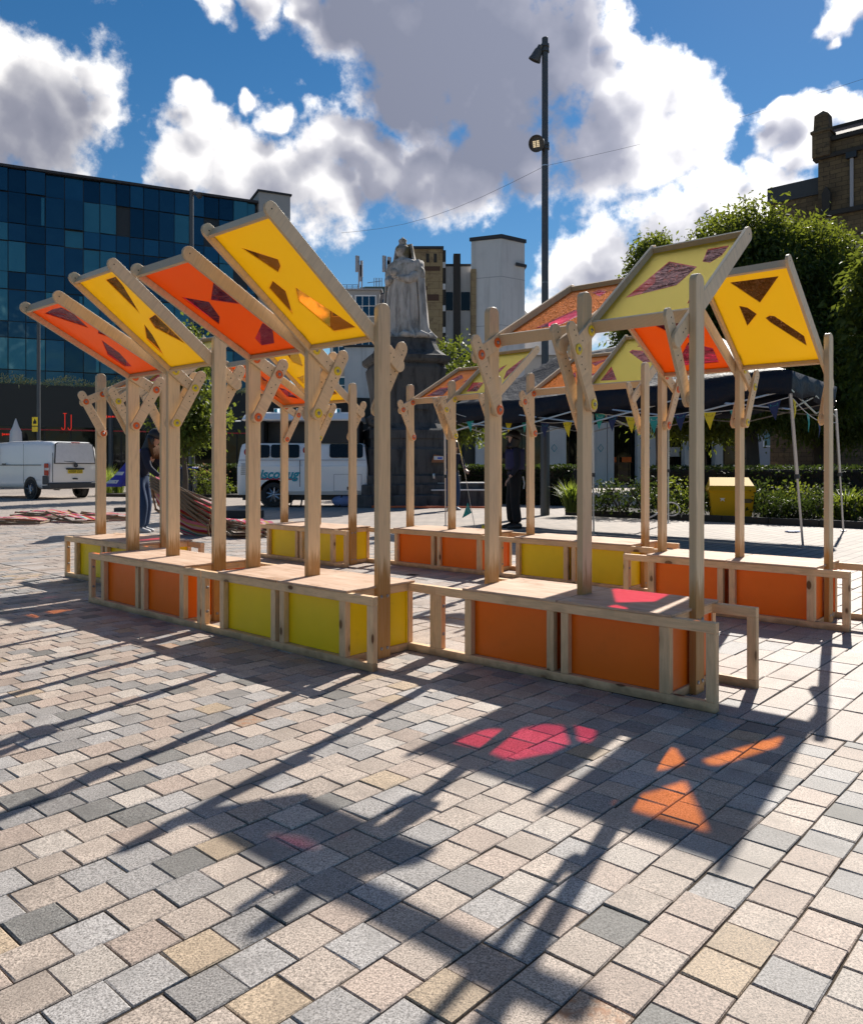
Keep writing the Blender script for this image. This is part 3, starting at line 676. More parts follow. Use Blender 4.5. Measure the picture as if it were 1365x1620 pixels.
# ------------------------------------------------------------------ more materials
def mk_glass(name, col, rough=.03, refl=.5, ior=1.5, tint=(1, 1, 1)):
    m, b, out = new_mat(name); n = b.noise(wpos(b), .35, 3.0, .5)
    c = b.mix(n, mul(col, .75), mul(col, 1.25)); p = pbsdf(b, out, c, rough, 0.0, refl); p.inputs['IOR'].default_value = ior; p.inputs['Specular Tint'].default_value = (*tint, 1)
    bump(b, p, b.noise(wpos(b), .55, 2.0), .09, .3); return m
TN = (.34, .66, .88)
GL_NAVY = mk_glass('glass_navy', (.006, .030, .058), ior=1.9, tint=TN); GL_DEEP = mk_glass('glass_deep', (.003, .016, .035), ior=1.75, tint=TN); GL_TEAL = mk_glass('glass_teal', (.035, .13, .16), .05, ior=2.0, tint=(.35, .8, 1)); GL_MID = mk_glass('glass_blue', (.008, .05, .095), ior=2.0, tint=TN)
GL_DARK = mk_glass('glass_dark', (.005, .006, .007), .06, .3)
MULL = plain('dark_mullion', (.02, .024, .03), .45)
CONC = plain('pale_concrete', (.42, .41, .40), .85, var=.10, nscale=1.2, bmp=.1)
def mk_render(name, col):
    m, b, out = new_mat(name); w = wpos(b); mp = b.n('ShaderNodeMapping'); b.link(w, mp.inputs[0]); mp.inputs['Scale'].default_value = (1.6, 1.6, .12)
    st = b.noise(mp.outputs[0], 1.5, 5.0, .65); n = b.noise(w, .7, 5.0, .6); f = b.noise(w, 9.0, 3.0)
    c = b.mix(b.math('MULTIPLY', b.sstep(st, .48, .70), .45), mul(col, 1.05), mul(col, .66)); c = b.mix(b.math('MULTIPLY', b.sstep(n, .45, .7), .25), c, mul(col, .7))
    p = pbsdf(b, out, c, .85, spec=.2); bump(b, p, f, .15, .01); return m
RENDERW = mk_render('white_render', (.66, .64, .63)); RENDERG = plain('grey_render', (.40, .39, .41), .85, var=.08, nscale=.5)
PODIUM = plain('black_cladding', (.012, .013, .014), .4)
ROOFM = plain('dark_coping', (.045, .045, .05), .7)
WHITEP = plain('white_paint', (.86, .855, .85), .28, var=.03, nscale=3, coat=.4)
VANGLASS = plain('van_glass', (.006, .006, .008), .1, spec=.25); TYRE = plain('tyre_rubber', (.022, .022, .023), .8); ALLOY = plain('alloy', (.42, .42, .44), .3, .9)
REDL = plain('red_lamp', (.42, .015, .012), .2); BUMP = plain('dark_bumper', (.045, .05, .058), .5)
PLATE = plain('plate_yellow', (.72, .52, .03), .5); INK = plain('ink', (.012, .012, .014), .6)
TEALP = plain('teal_paint', (.02, .33, .42), .5); REDP = plain('maroon_paint', (.36, .015, .05), .5); REDS = plain('red_paint', (.55, .03, .03), .5)
POLE = plain('pole_grey', (.085, .088, .092), .42, .3, var=.1); ALU = plain('aluminium', (.52, .52, .53), .38, .85, var=.06)
CANVAS = None
def mk_tarp():
    m, b, out = new_mat('navy_tarpaulin'); v = wpos(b); n = b.noise(v, 1.6, 6.0, .62, 1.0); n2 = b.noise(v, 7.0, 5.0, .6)
    p = pbsdf(b, out, b.mix(n, (.006, .009, .018), (.014, .019, .032)),   .55, spec=.2); bump(b, p, b.math('ADD', n, b.math('MULTIPLY', n2, .35)), .6, .09); return m
TARP = mk_tarp()
def mk_emit(name, col, s):
    m, b, out = new_mat(name); e = b.n('ShaderNodeEmission'); e.inputs[0].default_value = (*col, 1); e.inputs[1].default_value = s; b.link(e.outputs[0], out.inputs[0]); return m
NEON = mk_emit('red_neon', (1, .05, .03), .42); LEDW = mk_emit('warm_led', (1, .80, .5), .6); LEDC = mk_emit('cool_led', (.75, .88, 1), .8)
def mk_leaf(name, c0, c1, tr, gloss=.55):
    m, b, out = new_mat(name); r = b.noise(wpos(b), 1.3, 3.0, .6); r2 = b.noise(wpos(b), 14.0, 2.0, .5)
    c = b.mix(b.math('MULTIPLY_ADD', r2, .8, b.math('MULTIPLY_ADD', r, .6, -.2), clamp=True), c0, c1)
    p = b.n('ShaderNodeBsdfPrincipled'); b.link(c, p.inputs['Base Color']); p.inputs['Roughness'].default_value = gloss; p.inputs['Specular IOR Level'].default_value = .3
    t = b.n('ShaderNodeBsdfTranslucent'); b.link(b.mix(r2, tr, mul(tr, 1.25)), t.inputs[0])
    mxs = b.n('ShaderNodeMixShader'); mxs.inputs[0].default_value = .42; b.link(p.outputs[0], mxs.inputs[1]); b.link(t.outputs[0], mxs.inputs[2]); b.link(mxs.outputs[0], out.inputs[0]); return m
LEAF_A = mk_leaf('leaf_chestnut', (.025, .045, .012), (.065, .095, .024), (.22, .26, .025)); LEAF_B = mk_leaf('leaf_bright', (.04, .075, .016), (.075, .105, .025), (.19, .23, .025))
LEAF_H = mk_leaf('leaf_hedge', (.014, .026, .008), (.034, .054, .015), (.055, .08, .012)); LEAF_G = mk_leaf('leaf_grass', (.06, .10, .02), (.12, .16, .035), (.34, .42, .05))
BARK = plain('bark', (.075, .058, .045), .9, var=.3, nscale=6, bmp=.6); SOIL = plain('soil', (.03, .023, .017), .95, var=.3, bmp=.5)
FLOWER = plain('flower_orange', (.55, .30, .10), .7, var=.3); FLOWW = plain('flower_white', (.6, .58, .5), .7, var=.2)
def mk_stone(name, c0, c1, dark, sx=1.0, mortar=.012, bh=.30, bw=.75):
    m, b, out = new_mat(name); tcd = b.n('ShaderNodeTexCoord').outputs['Object']
    sp = b.n('ShaderNodeSeparateXYZ'); b.link(tcd, sp.inputs[0]); cb = b.n('ShaderNodeCombineXYZ'); b.link(b.math('ADD', sp.outputs[0], sp.outputs[1]), cb.inputs[0]); b.link(sp.outputs[2], cb.inputs[1])
    wv = b.noise(tcd, .7, 2.0, .5, out=1); vv = b.vmath('ADD', cb.outputs[0], b.scale(wv, .06))
    br = b.n('ShaderNodeTexBrick'); b.link(vv, br.inputs[0]); br.inputs['Scale'].default_value = 1; br.inputs['Brick Width'].default_value = bw; br.inputs['Row Height'].default_value = bh; br.inputs['Mortar Size'].default_value = mortar; br.inputs['Mortar Smooth'].default_value = .2
    br.inputs[1].default_value = (*c0, 1); br.inputs[2].default_value = (*c1, 1); br.inputs[3].default_value = (*mul(dark, .8), 1); br.offset = .5; br.inputs['Bias'].default_value = -.1
    n = b.noise(tcd, 2.2, 5.0, .65); s = b.noise(tcd, .45, 4.0, .6)
    c = b.mix(b.math('MULTIPLY', b.sstep(n, .5, .70), .75), br.outputs[0], dark); c = b.mix(b.math('MULTIPLY', b.sstep(s, .5, .72), .6), c, mul(dark, .9))
    p = pbsdf(b, out, c, .9, spec=.2); bump(b, p, b.math('ADD', b.math('MULTIPLY', br.outputs[1], -1.0), n), .5, .03); return m
STONE = mk_stone('sandstone', (.19, .135, .075), (.135, .098, .062), (.05, .040, .032)); STONE_T = mk_stone('tan_stone', (.40, .29, .16), (.32, .23, .125), (.20, .13, .08), bh=.55, bw=1.4)
STONE_D = plain('sooty_stone', (.045, .040, .036), .9, var=.3, nscale=2, bmp=.4)
def mk_statue(name, col, moss, dirt):
    m, b, out = new_mat(name); v = b.n('ShaderNodeTexCoord').outputs['Object']
    mp = b.n('ShaderNodeMapping'); b.link(v, mp.inputs[0]); mp.inputs['Scale'].default_value = (3, 3, .7)
    n = b.noise(mp.outputs[0], 1.8, 6.0, .65); n2 = b.noise(v, 3.4, 5.0, .65); f = b.noise(v, 28.0, 4.0, .6)
    c = b.mix(b.sstep(n, .42, .70), col, dirt); c = b.mix(b.math('MULTIPLY', f, .3), c, mul(col, .6))
    if moss:
        sp = b.n('ShaderNodeSeparateXYZ'); b.link(v, sp.inputs[0]); hz = b.sstep(sp.outputs[2], 1.6, 2.6)
        c = b.mix(b.math('MULTIPLY', b.sstep(n2, .40, .62), b.math('MULTIPLY_ADD', hz, .85, .08)), c, moss)
    p = pbsdf(b, out, c, .85, spec=.25); bump(b, p, b.math('ADD', n2, b.math('MULTIPLY', f, .4)), .5, .03); return m
MARBLE = mk_statue('weathered_marble', (.60, .55, .51), (.13, .105, .045), (.23, .205, .185)); PLINTH = mk_statue('sooty_plinth', (.105, .100, .098), None, (.035, .033, .034))

# ------------------------------------------------------------------ glass office block on the left
GD = Vector((.899, .438, 0)); GP = Vector((-27.04, 50, 0)); GN = Vector((.438, -.899, 0))
def gl(t, dpt, z): return GP + GD * t - GN * dpt + Vector((0, 0, z))
gb = tag(empty('glass_building', tuple(GP), math.atan2(GD.y, GD.x)), 'dark blue glass office block with planted canopy over a black ground floor', 'building')
def gz(y): return CAMZ + (Y0 - y) / F_PX * 50
rows = [262.5, 300, 349.5, 378, 427, 455, 506, 532, 583, 607]
m = MB(); m.box(-26, 16.2, .25, 14, gz(607) - .2, gz(262) - .15); m.build('wall', MULL, gb)
m = MB(); m.box(-26, 16.25, -.12, 14.2, gz(262.5) + .02, gz(258)); m.build('coping', ROOFM, gb)
rnd = random.Random(5); t = -25.8; cols = []
while t < 16.0:
    w = rnd.choice([.86, 1.0, 1.0, 1.12, 1.12]); cols.append((t, min(t + w, 16.1))); t += w
for a0, a1 in cols:
    for k in range(len(rows) - 1):
        z1, z0 = gz(rows[k]), gz(rows[k + 1]); tall = (k % 2 == 1)
        r = rnd.random(); mt = GL_TEAL if r < .26 else GL_NAVY if r < .55 else GL_MID if r < .72 else GL_DEEP
        p = MB().box(a0 + .025, a1 - .025, .12 + rnd.uniform(0, .012), .20, z0 + .03, z1 - .03).build('glass_pane', mt, gb)
        p.rotation_euler = (rnd.gauss(0, .004), 0, rnd.gauss(0, .003))
        if tall and rnd.random() < .22: MB().box(a1 - .24, a1 - .06, .105, .118, z0 + .08, z1 - .1).build('blind', GL_TEAL, p)
m = MB()
m.box(16.3, 18.6, -.1, 13, 0, gz(241)); m.build('stair_tower', CONC, gb); MB().box(16.2, 18.7, -.2, 13.1, gz(241) + .01, gz(237.5)).build('stair_coping', ROOFM, gb)
MB().box(-26, 30, -3.0, .1, 0, gz(613)).build('ground_floor', PODIUM, gb)
for i in range(38):
    t0 = -25 + i * 1.45
    if rnd.random() < .85: MB().box(t0, t0 + 1.36, -3.06, -3.01, .25, 3.5 + .0).build('shop_window', GL_DARK, gb)
MB().box(-26, 30, -3.10, -3.065, 3.28, 3.36).build('led_strip', REDS, gb)
for tx in (-3.8, 6.2): MB().cyl((tx, -3.4, 0), (tx, -3.4, gz(616)), .16, n=14).build('column', POLE, gb)
# neon sign: two tall notes
sg = MB()
SGK = .56
for dx, hh in ((0, 1.0), (.60, .95)):
    sg.tube([(dx + .22, 0, hh * 1.9), (dx + .22, 0, .45)] + [(dx + .22 - .15 * (1 - cos(a)), 0, .45 - .22 * sin(a)) for a in [pi * i / 8 for i in range(1, 9)]], .035, 6)
sg.tube([(.05, 0, 1.92), (.40, 0, 1.92)], .03, 6)
sg.v = [(x * SGK, y * SGK, z * SGK) for x, y, z in sg.v]; p_ = at(99, 46.5, 683); so = tag(sg.build('neon_sign', NEON, loc=p_, rot=(0, 0, math.atan2(GD.y, GD.x))), 'red neon sign shaped like two tall notes on the black ground floor', 'neon sign')
for px0, px1, py in ((168, 188, 659), (3, 17, 687)):
    lt = MB(); q0, q1 = at(px0, 46.8, py), at(px1, 47.2, py); n = 7
    for i in range(n):
        c_ = q0.lerp(q1, (i + .5) / n); w_ = (q1 - q0).length / n * .33; h_ = .045 if i else .08
        lt.box(c_.x - w_, c_.x - w_ + .025, c_.y - .02, c_.y + .02, c_.z - h_, c_.z + h_); lt.box(c_.x - w_, c_.x + w_ * .6, c_.y - .02, c_.y + .02, c_.z - h_, c_.z - h_ + .018)
        if i % 2: lt.box(c_.x + w_ - .035, c_.x + w_, c_.y - .02, c_.y + .02, c_.z - h_, c_.z + h_)
    tag(lt.build('lit_lettering', NEON), 'small red lit lettering over the shopfront ' + ('behind the woman' if px0 > 100 else 'at the left edge behind the van'), 'sign')

# ------------------------------------------------------------------ leaves
def leaves(name, mat, pts, nrm, size, aspect=2.6, droop=0.0, parent=None, rng=None, loc=None):
    "many small folded leaves, one mesh; pts/nrm are arrays"
    rng = rng or np.random.RandomState(3); n = len(pts)
    d = rng.normal(size=(n, 3)); d[:, 2] -= droop; d += nrm * .55; d /= np.linalg.norm(d, axis=1)[:, None]
    s = np.cross(d, rng.normal(size=(n, 3))); s /= np.linalg.norm(s, axis=1)[:, None]
    L = size * rng.uniform(.6, 1.3, n)[:, None]; Wd = L / aspect * .5
    up = np.cross(s, d)
    v = np.empty((n, 4, 3)); v[:, 0] = pts; v[:, 1] = pts + d * L * .5 + s * Wd + up * Wd * .3; v[:, 2] = pts + d * L - np.array([0, 0, 1]) * L * .12; v[:, 3] = pts + d * L * .5 - s * Wd + up * Wd * .3
    me = bpy.data.meshes.new(name); me.vertices.add(n * 4); me.vertices.foreach_set('co', v.reshape(-1)); me.loops.add(n * 4); me.loops.foreach_set('vertex_index', np.arange(n * 4, dtype=np.int32))
    me.polygons.add(n); me.polygons.foreach_set('loop_start', np.arange(0, n * 4, 4, dtype=np.int32)); me.polygons.foreach_set('loop_total', np.full(n, 4, dtype=np.int32))
    me.materials.append(mat); me.update(); me.validate(); return put(name, me, parent, loc)
def crown_points(rng, lobes, nclump, per, spread, shell=.72):
    "leaf clumps spread through the outer part of overlapping ellipsoid lobes"
    P = []; N = []; vol = np.array([l[3] * l[4] * l[5] for l in lobes]); vol = vol / vol.sum()
    for k in range(nclump):
        l = lobes[rng.choice(len(lobes), p=vol)]; d = rng.normal(size=3); d /= np.linalg.norm(d); r = rng.uniform(shell, 1.03) if rng.rand() < .78 else rng.uniform(.3, shell)
        c = np.array(l[:3]) + d * r * np.array(l[3:6]); sp = spread * rng.uniform(.6, 1.12)
        q = rng.normal(size=(per, 3)) * sp * np.array([1, 1, .75]); q[:, 2] -= np.abs(q[:, 0] ** 2 + q[:, 1] ** 2) / sp * .18
        P.append(c + q); nn = d[None] * .7 + q / sp * .5; N.append(nn)
    return np.concatenate(P), np.concatenate(N)
def tree(name, base, h_trunk, lobes, nclump, per, spread, size, mat, label, seed, aspect=2.8, droop=.5, tr=.16, group=None, k=1.0):
    lobes = [tuple(q * k for q in l) for l in lobes]; h_trunk *= k; spread *= k; tr *= k
    rng = np.random.RandomState(seed); root = tag(empty(name, tuple(base)), label, 'tree', group)
    m = MB(); top = h_trunk; pts = [(0, 0, -.03), (.03, .02, top * .35), (-.04, .05, top * .7), (.02, 0, top)]
    m.tube(pts, [tr * 1.35, tr, tr * .9, tr * .75], 10)
    for l in lobes:
        for q in range(3):
            a = rng.uniform(0, 2 * pi); e = (l[0] + cos(a) * l[3] * .55, l[1] + sin(a) * l[4] * .55, l[2] + rng.uniform(-.2, .5) * l[5])
            s0 = (0, 0, top * rng.uniform(.7, 1)); mid = tuple((s0[i] * .5 + e[i] * .5) + (.12 if i == 2 else 0) for i in range(3))
            m.tube([s0, mid, e], [tr * .5, tr * .3, tr * .1], 6)
    m.build('trunk', BARK, root, True)
    P, N = crown_points(rng, lobes, nclump, per, spread); leaves('crown', mat, P, N, size, aspect, droop, root, rng); return root
tree('chestnut_tree', at(1190, 33.0), 2.6, [(0, 0, 4.9, 2.1, 2.1, 2.1), (-.35, 0, 6.35, 1.1, 1.3, 1.25), (1.1, -.2, 5.2, 1.5, 1.6, 1.7), (-1.25, 0, 4.6, 1.3, 1.5, 1.6), (.2, -.6, 3.2, 2.4, 1.8, 1.4), (1.6, -.4, 3.6, 1.3, 1.6, 1.5)], 1500, 90, .26, .25, LEAF_A, 'tallest leafy tree behind the gazebo with its crown in front of the church tower', 11, k=1.60)
tree('chestnut_tree', at(1046, 36.0), 2.6, [(-.1, 0, 6.0, .80, 1.0, 1.10), (0, .2, 4.8, 1.0, 1.4, 1.5), (-.2, 0, 3.3, 1.2, 1.4, 1.2)], 640, 84, .22, .24, LEAF_A, 'rounded leafy tree left of the tallest tree, above the gazebo roof', 12, k=1.62)
tree('chestnut_tree', at(1110, 38.0), 2.6, [(0, 0, 5.4, 1.5, 1.5, 1.4), (0, 0, 3.7, 2.2, 1.6, 1.8)], 560, 84, .30, .25, LEAF_A, 'dark leafy tree filling the gap between the two crowns over the gazebo', 13, k=1.30)
tree('chestnut_tree', at(1295, 36.5), 2.6, [(0, 0, 4.4, 2.0, 1.8, 1.9), (.6, -.4, 3.0, 2.2, 1.8, 1.5), (-.9, 0, 4.5, 1.2, 1.4, 1.5)], 860, 84, .30, .25, LEAF_A, 'dark leafy tree in front of the church wall, right of the tallest tree', 14, k=1.58)
tree('broadleaf_tree', at(1448, 25.5), 2.2, [(0, 0, 4.6, 1.35, 1.5, 2.3), (-.15, 0, 6.0, .8, 1.0, 1.0), (.3, 0, 3.2, 1.3, 1.3, 1.4)], 620, 60, .26, .27, LEAF_B, 'bright green tree cut off by the right edge of the photo', 15, aspect=2.0, k=1.3)
tree('young_tree', at(722, 31.0), 2.2, [(-.1, 0, 4.7, 1.15, 1.0, 1.5), (-.5, 0, 3.4, 1.2, 1.0, 1.1), (.55, 0, 3.6, 1.0, .9, 1.1), (.1, 0, 2.7, 1.4, .9, .7)], 210, 40, .26, .17, LEAF_B, 'small airy tree just right of the statue', 16, aspect=1.7, tr=.10)
tree('young_tree', at(292, 27.0), 2.0, [(0, 0, 4.6, .75, .8, 1.5), (-.1, 0, 3.2, .95, .8, 1.1), (.9, 0, 2.9, .8, .6, .45), (.2, 0, 2.2, .7, .7, .6)], 190, 40, .25, .17, LEAF_B, 'small airy tree by the lamp post in front of the glass block', 17, aspect=1.7, tr=.09)

def hedge(name, p0, p1, dep, h, mat, n, size, label, seed, cat='hedge', z0=0.0, group=None):
    rng = np.random.RandomState(seed); p0, p1 = Vector(p0), Vector(p1); ax = (p1 - p0); Ln = ax.length; rz = math.atan2(ax.y, ax.x)
    root = tag(empty(name, tuple(p0), rz), label, cat, group)
    MB().cbox(.03, Ln - .03, .05, dep - .05, z0 + .0, h * .93, .05).build('stems', SOIL, root)
    k = rng.rand(n); P = np.empty((n, 3)); N = np.zeros((n, 3)); P[:, 0] = rng.rand(n) * Ln
    top = k < .45; P[top, 1] = rng.rand(top.sum()) * dep; P[top, 2] = h * rng.uniform(.93, 1.0, top.sum()); N[top, 2] = 1
    fr = ~top; P[fr, 1] = rng.uniform(-.02, .10, fr.sum()) * dep; P[fr, 2] = z0 + rng.rand(fr.sum()) * (h - z0) * .98; N[fr, 1] = -1
    leaves('foliage', mat, P, N, size, 1.7, 0, root, rng); return root
def shrub(name, base, rx, ry, h, mat, n, size, label, seed, aspect=2.0, cat='shrub', flower=None, group=None, droop=0.2):
    rng = np.random.RandomState(seed); root = tag(empty(name, tuple(base)), label, cat, group)
    m = MB()
    for q in range(7):
        a = rng.uniform(0, 2 * pi); m.tube([(cos(a) * .05, sin(a) * .05, -.02), (cos(a) * rx * .4, sin(a) * ry * .4, h * .5), (cos(a) * rx * .7, sin(a) * ry * .7, h * .85)], [.012, .008, .004], 5)
    m.build('stem', BARK, root)
    P, N = crown_points(rng, [(0, 0, h * .52, rx, ry, h * .5)], max(8, n // 24), 24, min(rx, h) * .22, .6); P[:, 2] = np.abs(P[:, 2]); leaves('foliage', mat, P, N, size, aspect, droop, root, rng)
    if flower:
        f = MB()
        for q in range(26):
            a = rng.uniform(0, 2 * pi); r = rng.rand() ** .5; f.sphere((cos(a) * rx * r, sin(a) * ry * r, h * rng.uniform(.8, 1.15)), .022, 6, 4)
        f.build('flower', flower, root)
    return root
def grass_clump(name, base, r, h, n, mat, label, seed, group=None):
    rng = np.random.RandomState(seed); root = tag(empty(name, tuple(base)), label, 'plant', group); m = MB()
    for q in range(n):
        a = rng.uniform(0, 2 * pi); rr = rng.rand() * r * .35; b0 = Vector((cos(a) * rr, sin(a) * rr, 0)); o = Vector((cos(a), sin(a), 0)) * r * rng.uniform(.3, 1); hh = h * rng.uniform(.6, 1.05); s = Vector((-sin(a), cos(a), 0)) * .012
        pts = [b0, b0 + o * .35 + Vector((0, 0, hh * .65)), b0 + o + Vector((0, 0, hh * rng.uniform(.75, 1)))]
        m.add([pts[0] - s, pts[0] + s, pts[1] + s, pts[1] - s, pts[2]], [(0, 1, 2, 3), (3, 2, 4)])
    m.build('blade', mat, root); return root
# planting on the canopy of the glass block
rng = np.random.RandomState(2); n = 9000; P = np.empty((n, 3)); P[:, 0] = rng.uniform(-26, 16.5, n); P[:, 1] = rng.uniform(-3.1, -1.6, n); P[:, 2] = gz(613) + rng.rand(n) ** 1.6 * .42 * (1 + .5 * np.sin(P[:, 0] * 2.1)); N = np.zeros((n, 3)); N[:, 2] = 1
o = leaves('roof_grass', LEAF_G, P, N, .26, 5.0, 0, None, rng); o.data.materials[0] = mk_leaf('sunlit_grass', (.62, .54, .20), (.85, .75, .45), (.85, .75, .3)); o.location = GP; o.rotation_euler = (0, 0, math.atan2(GD.y, GD.x)); tag(o, 'wild grass and flowers growing along the canopy of the glass block', 'grass', kind='stuff')  # straw albedo puts sunshine into the colour; the building shades this strip
# ------------------------------------------------------------------ buildings in the middle
def win(parent, x0, x1, z0, z1, y, mat=None, frame=None, nx=1, ny=1, fw=.06):
    "window set in a wall that faces -y"
    f = MB().box(x0 - fw, x1 + fw, y - .05, y + .04, z0 - fw, z1 + fw).build('window', frame or WHITEP, parent)
    for i in range(nx):
        for j in range(ny):
            a0 = x0 + (x1 - x0) * i / nx; a1 = x0 + (x1 - x0) * (i + 1) / nx; b0 = z0 + (z1 - z0) * j / ny; b1 = z0 + (z1 - z0) * (j + 1) / ny
            MB().box(a0 + .035, a1 - .035, y - .062, y - .052, b0 + .035, b1 - .035).build('pane', mat or GL_DARK, f)
    return f
def zpx(py, Y): return CAMZ + (Y0 - py) / F_PX * Y
def xpx(px, Y): return (px - X0) / F_PX * Y
# grey office with roof masts
Y = 72.0
ob = tag(empty('office_block', (0, Y, 0)), 'grey office block with white framed windows and phone masts on its roof', 'building')
x0, x1 = xpx(522, Y), xpx(601, Y)
MB().box(x0, x1, 0, 12, 0, zpx(459, Y)).build('wall', CONC, ob); MB().box(x0 - .2, x1 + .2, -.15, 12.2, zpx(459, Y) + .01, zpx(456.5, Y)).build('parapet', RENDERG, ob)
MB().box(x1 + .02, xpx(650, Y), .8, 12, 0, zpx(462, Y)).build('side_wing', RENDERG, ob)
for k, (ya, yb) in enumerate(((468, 500), (536, 560), (597, 622), (650, 675))):
    for xa, xb in ((563, 594), (526, 556)): win(ob, xpx(xa, Y), xpx(xb, Y), zpx(yb, Y), zpx(ya, Y), 0, GL_DEEP, WHITEP, 3, 2, .09)
win(ob, xpx(603.5, Y), xpx(616, Y), zpx(500, Y), zpx(470, Y), .8, GL_DEEP, RENDERG, 1, 2, .05)
MB().box(xpx(567, Y), xpx(620, Y), 2, 9, zpx(459, Y), zpx(446, Y)).build('plant_room', plain('green_cladding', (.03, .075, .065), .6), ob)
MB().box(xpx(572, Y), xpx(622, Y), 3, 8, zpx(446, Y) + .01, zpx(441, Y)).build('plant_roof', CONC, ob)
r = MB()
for zz in (zpx(453, Y), zpx(449.5, Y)): r.tube([(x0, .2, zz), (xpx(567, Y), .2, zz)], .03, 5)
for i in range(6): r.tube([(x0 + i * .5, .2, zpx(457, Y)), (x0 + i * .5, .2, zpx(449.5, Y))], .03, 5)
for xa in (588, 593, 598): r.tube([(xpx(xa, Y), 3.0, zpx(441, Y)), (xpx(xa, Y), 3.0, zpx(427, Y)), (xpx(xa + 3, Y), 3.0, zpx(427, Y)), (xpx(xa + 3, Y), 3.0, zpx(441, Y))], .03, 5)
r.tube([(xpx(577, Y), 3, zpx(435, Y)), (xpx(600, Y), 3, zpx(432, Y))], .03, 5); r.build('railing', STEEL, ob)
for px, yb, yt in ((566, 456, 400), (571, 456, 415), (609, 441, 400), (617, 441, 402)):
    mm = MB(); mm.tube([(xpx(px, Y), 1.0, zpx(yb, Y)), (xpx(px, Y), 1.0, zpx(yt, Y))], .06, 6)
    for q in range(2 if px in (566, 609) else 1): mm.box(xpx(px, Y) - .30 + q * .42, xpx(px, Y) - .04 + q * .42, .8, 1.0, zpx(yt + 26 + q * 8, Y), zpx(yt + q * 8, Y))
    mm.build('mast', RENDERG, ob)
# lower white wall in front of it
Y = 58.0
wb = tag(empty('white_annex', (0, Y, 0)), 'plain white annex wall between the camper van and the statue pedestal', 'building')
MB().box(xpx(545, Y), xpx(650, Y), 0, 6, 0, zpx(549, Y)).build('wall', RENDERW, wb); MB().box(xpx(545, Y) - .1, xpx(650, Y), -.12, 6.1, zpx(549, Y) + .01, zpx(545.5, Y)).build('coping', ROOFM, wb)
# white and stone tower block right of the statue
Y = 62.0
tb = tag(empty('tower_block', (0, Y, 0)), 'white block with tan stone piers and a tall blank stair tower', 'building')
MB().box(xpx(640, Y), xpx(700, Y), -.6, 9, 0, zpx(397, Y)).build('stone_tower', STONE_T, tb); MB().box(xpx(700, Y) + .003, xpx(704.6, Y) + .02, -.5, 9, 0, zpx(398, Y)).build('corner', STONE_D, tb); MB().box(xpx(639, Y), xpx(701.5, Y), -.75, 9.1, zpx(397, Y) + .01, zpx(393, Y)).build('coping', ROOFM, tb)
for i in range(16): MB().box(xpx(700, Y) + .005, xpx(704.5, Y), -.55, 1, zpx(400 + i * 17 + 9, Y), zpx(400 + i * 17, Y)).build('quoin', RENDERW if i % 2 else STONE_D, tb)
for xa, ya, yb, w in ((672, 424, 431, 24), (664, 455, 461, 12), (676, 468, 478, 18)): MB().box(xpx(xa, Y), xpx(xa + w, Y), -.63, -.59, zpx(yb, Y), zpx(ya, Y)).build('stone_band', plain('brown_stone', (.11, .06, .04), .9, var=.25), tb)
for xa in (674, 686): MB().box(xpx(xa, Y), xpx(xa + 5, Y), -.612, -.59, zpx(418, Y), zpx(404, Y)).build('recess', STONE_D, tb)
MB().box(xpx(704.6, Y), xpx(745, Y), 0, 9, 0, zpx(421, Y)).build('wall', RENDERW, tb); MB().box(xpx(704.6, Y), xpx(745, Y), -.1, 9, zpx(421, Y) + .01, zpx(417.5, Y)).build('wall_coping', ROOFM, tb)
MB().box(xpx(717, Y), xpx(728, Y), -.6, .5, 0, zpx(404, Y)).build('pier', STONE_D, tb); MB().box(xpx(744, Y), xpx(752, Y), -1.0, .5, 0, zpx(430, Y)).build('pier', STONE_T, tb)
for xa, xb in ((705.5, 716), (729.5, 743)):
    for ya, yb in ((462, 491), (560, 590)): MB().box(xpx(xa, Y), xpx(xb, Y), -.06, .02, zpx(yb, Y), zpx(ya, Y)).build('window', GL_DARK, tb)
MB().box(xpx(728, Y), xpx(741, Y), 2, 4, zpx(418, Y), zpx(410, Y)).build('roof_vent', RENDERG, tb)
# blank stair tower turned so that two sides show
tw = MB(); cx = Vector((xpx(790, Y), -1.6, 0)); dl = Vector((-.93, .36, 0)); dr_ = Vector((.82, .57, 0)); z1 = zpx(386, Y)
A_, B_, D_ = cx, cx + dl * 2.40, cx + dr_ * 2.35
poly = [(A_.x, A_.y), (D_.x, D_.y), (D_.x + dl.x * 2.40, D_.y + dl.y * 2.40), (B_.x, B_.y)]
tw.prism(poly, 'z', 0, z1); tw.build('stair_tower', RENDERW, tb)
for zz_ in (zpx(445, Y), zpx(520, Y)):
    sm_ = MB(); sm_.prism(grow(poly, .012), 'z', zz_, zz_ + .05); sm_.build('seam', RENDERG, tb)
cp = MB(); cp.prism(grow(poly, .14), 'z', z1 + .01, z1 + .30); cp.build('tower_coping', ROOFM, tb)
E_ = D_ - dr_ * .55; cp = MB(); cp.prism([(D_.x - dr_.x * .9, D_.y - dr_.y * .9 - .25), (D_.x + .15, D_.y - .1), (D_.x + .1, D_.y + .9), (D_.x - .9, D_.y + .7)], 'z', zpx(424, Y), zpx(420, Y)); cp.build('scupper', ROOFM, tb)
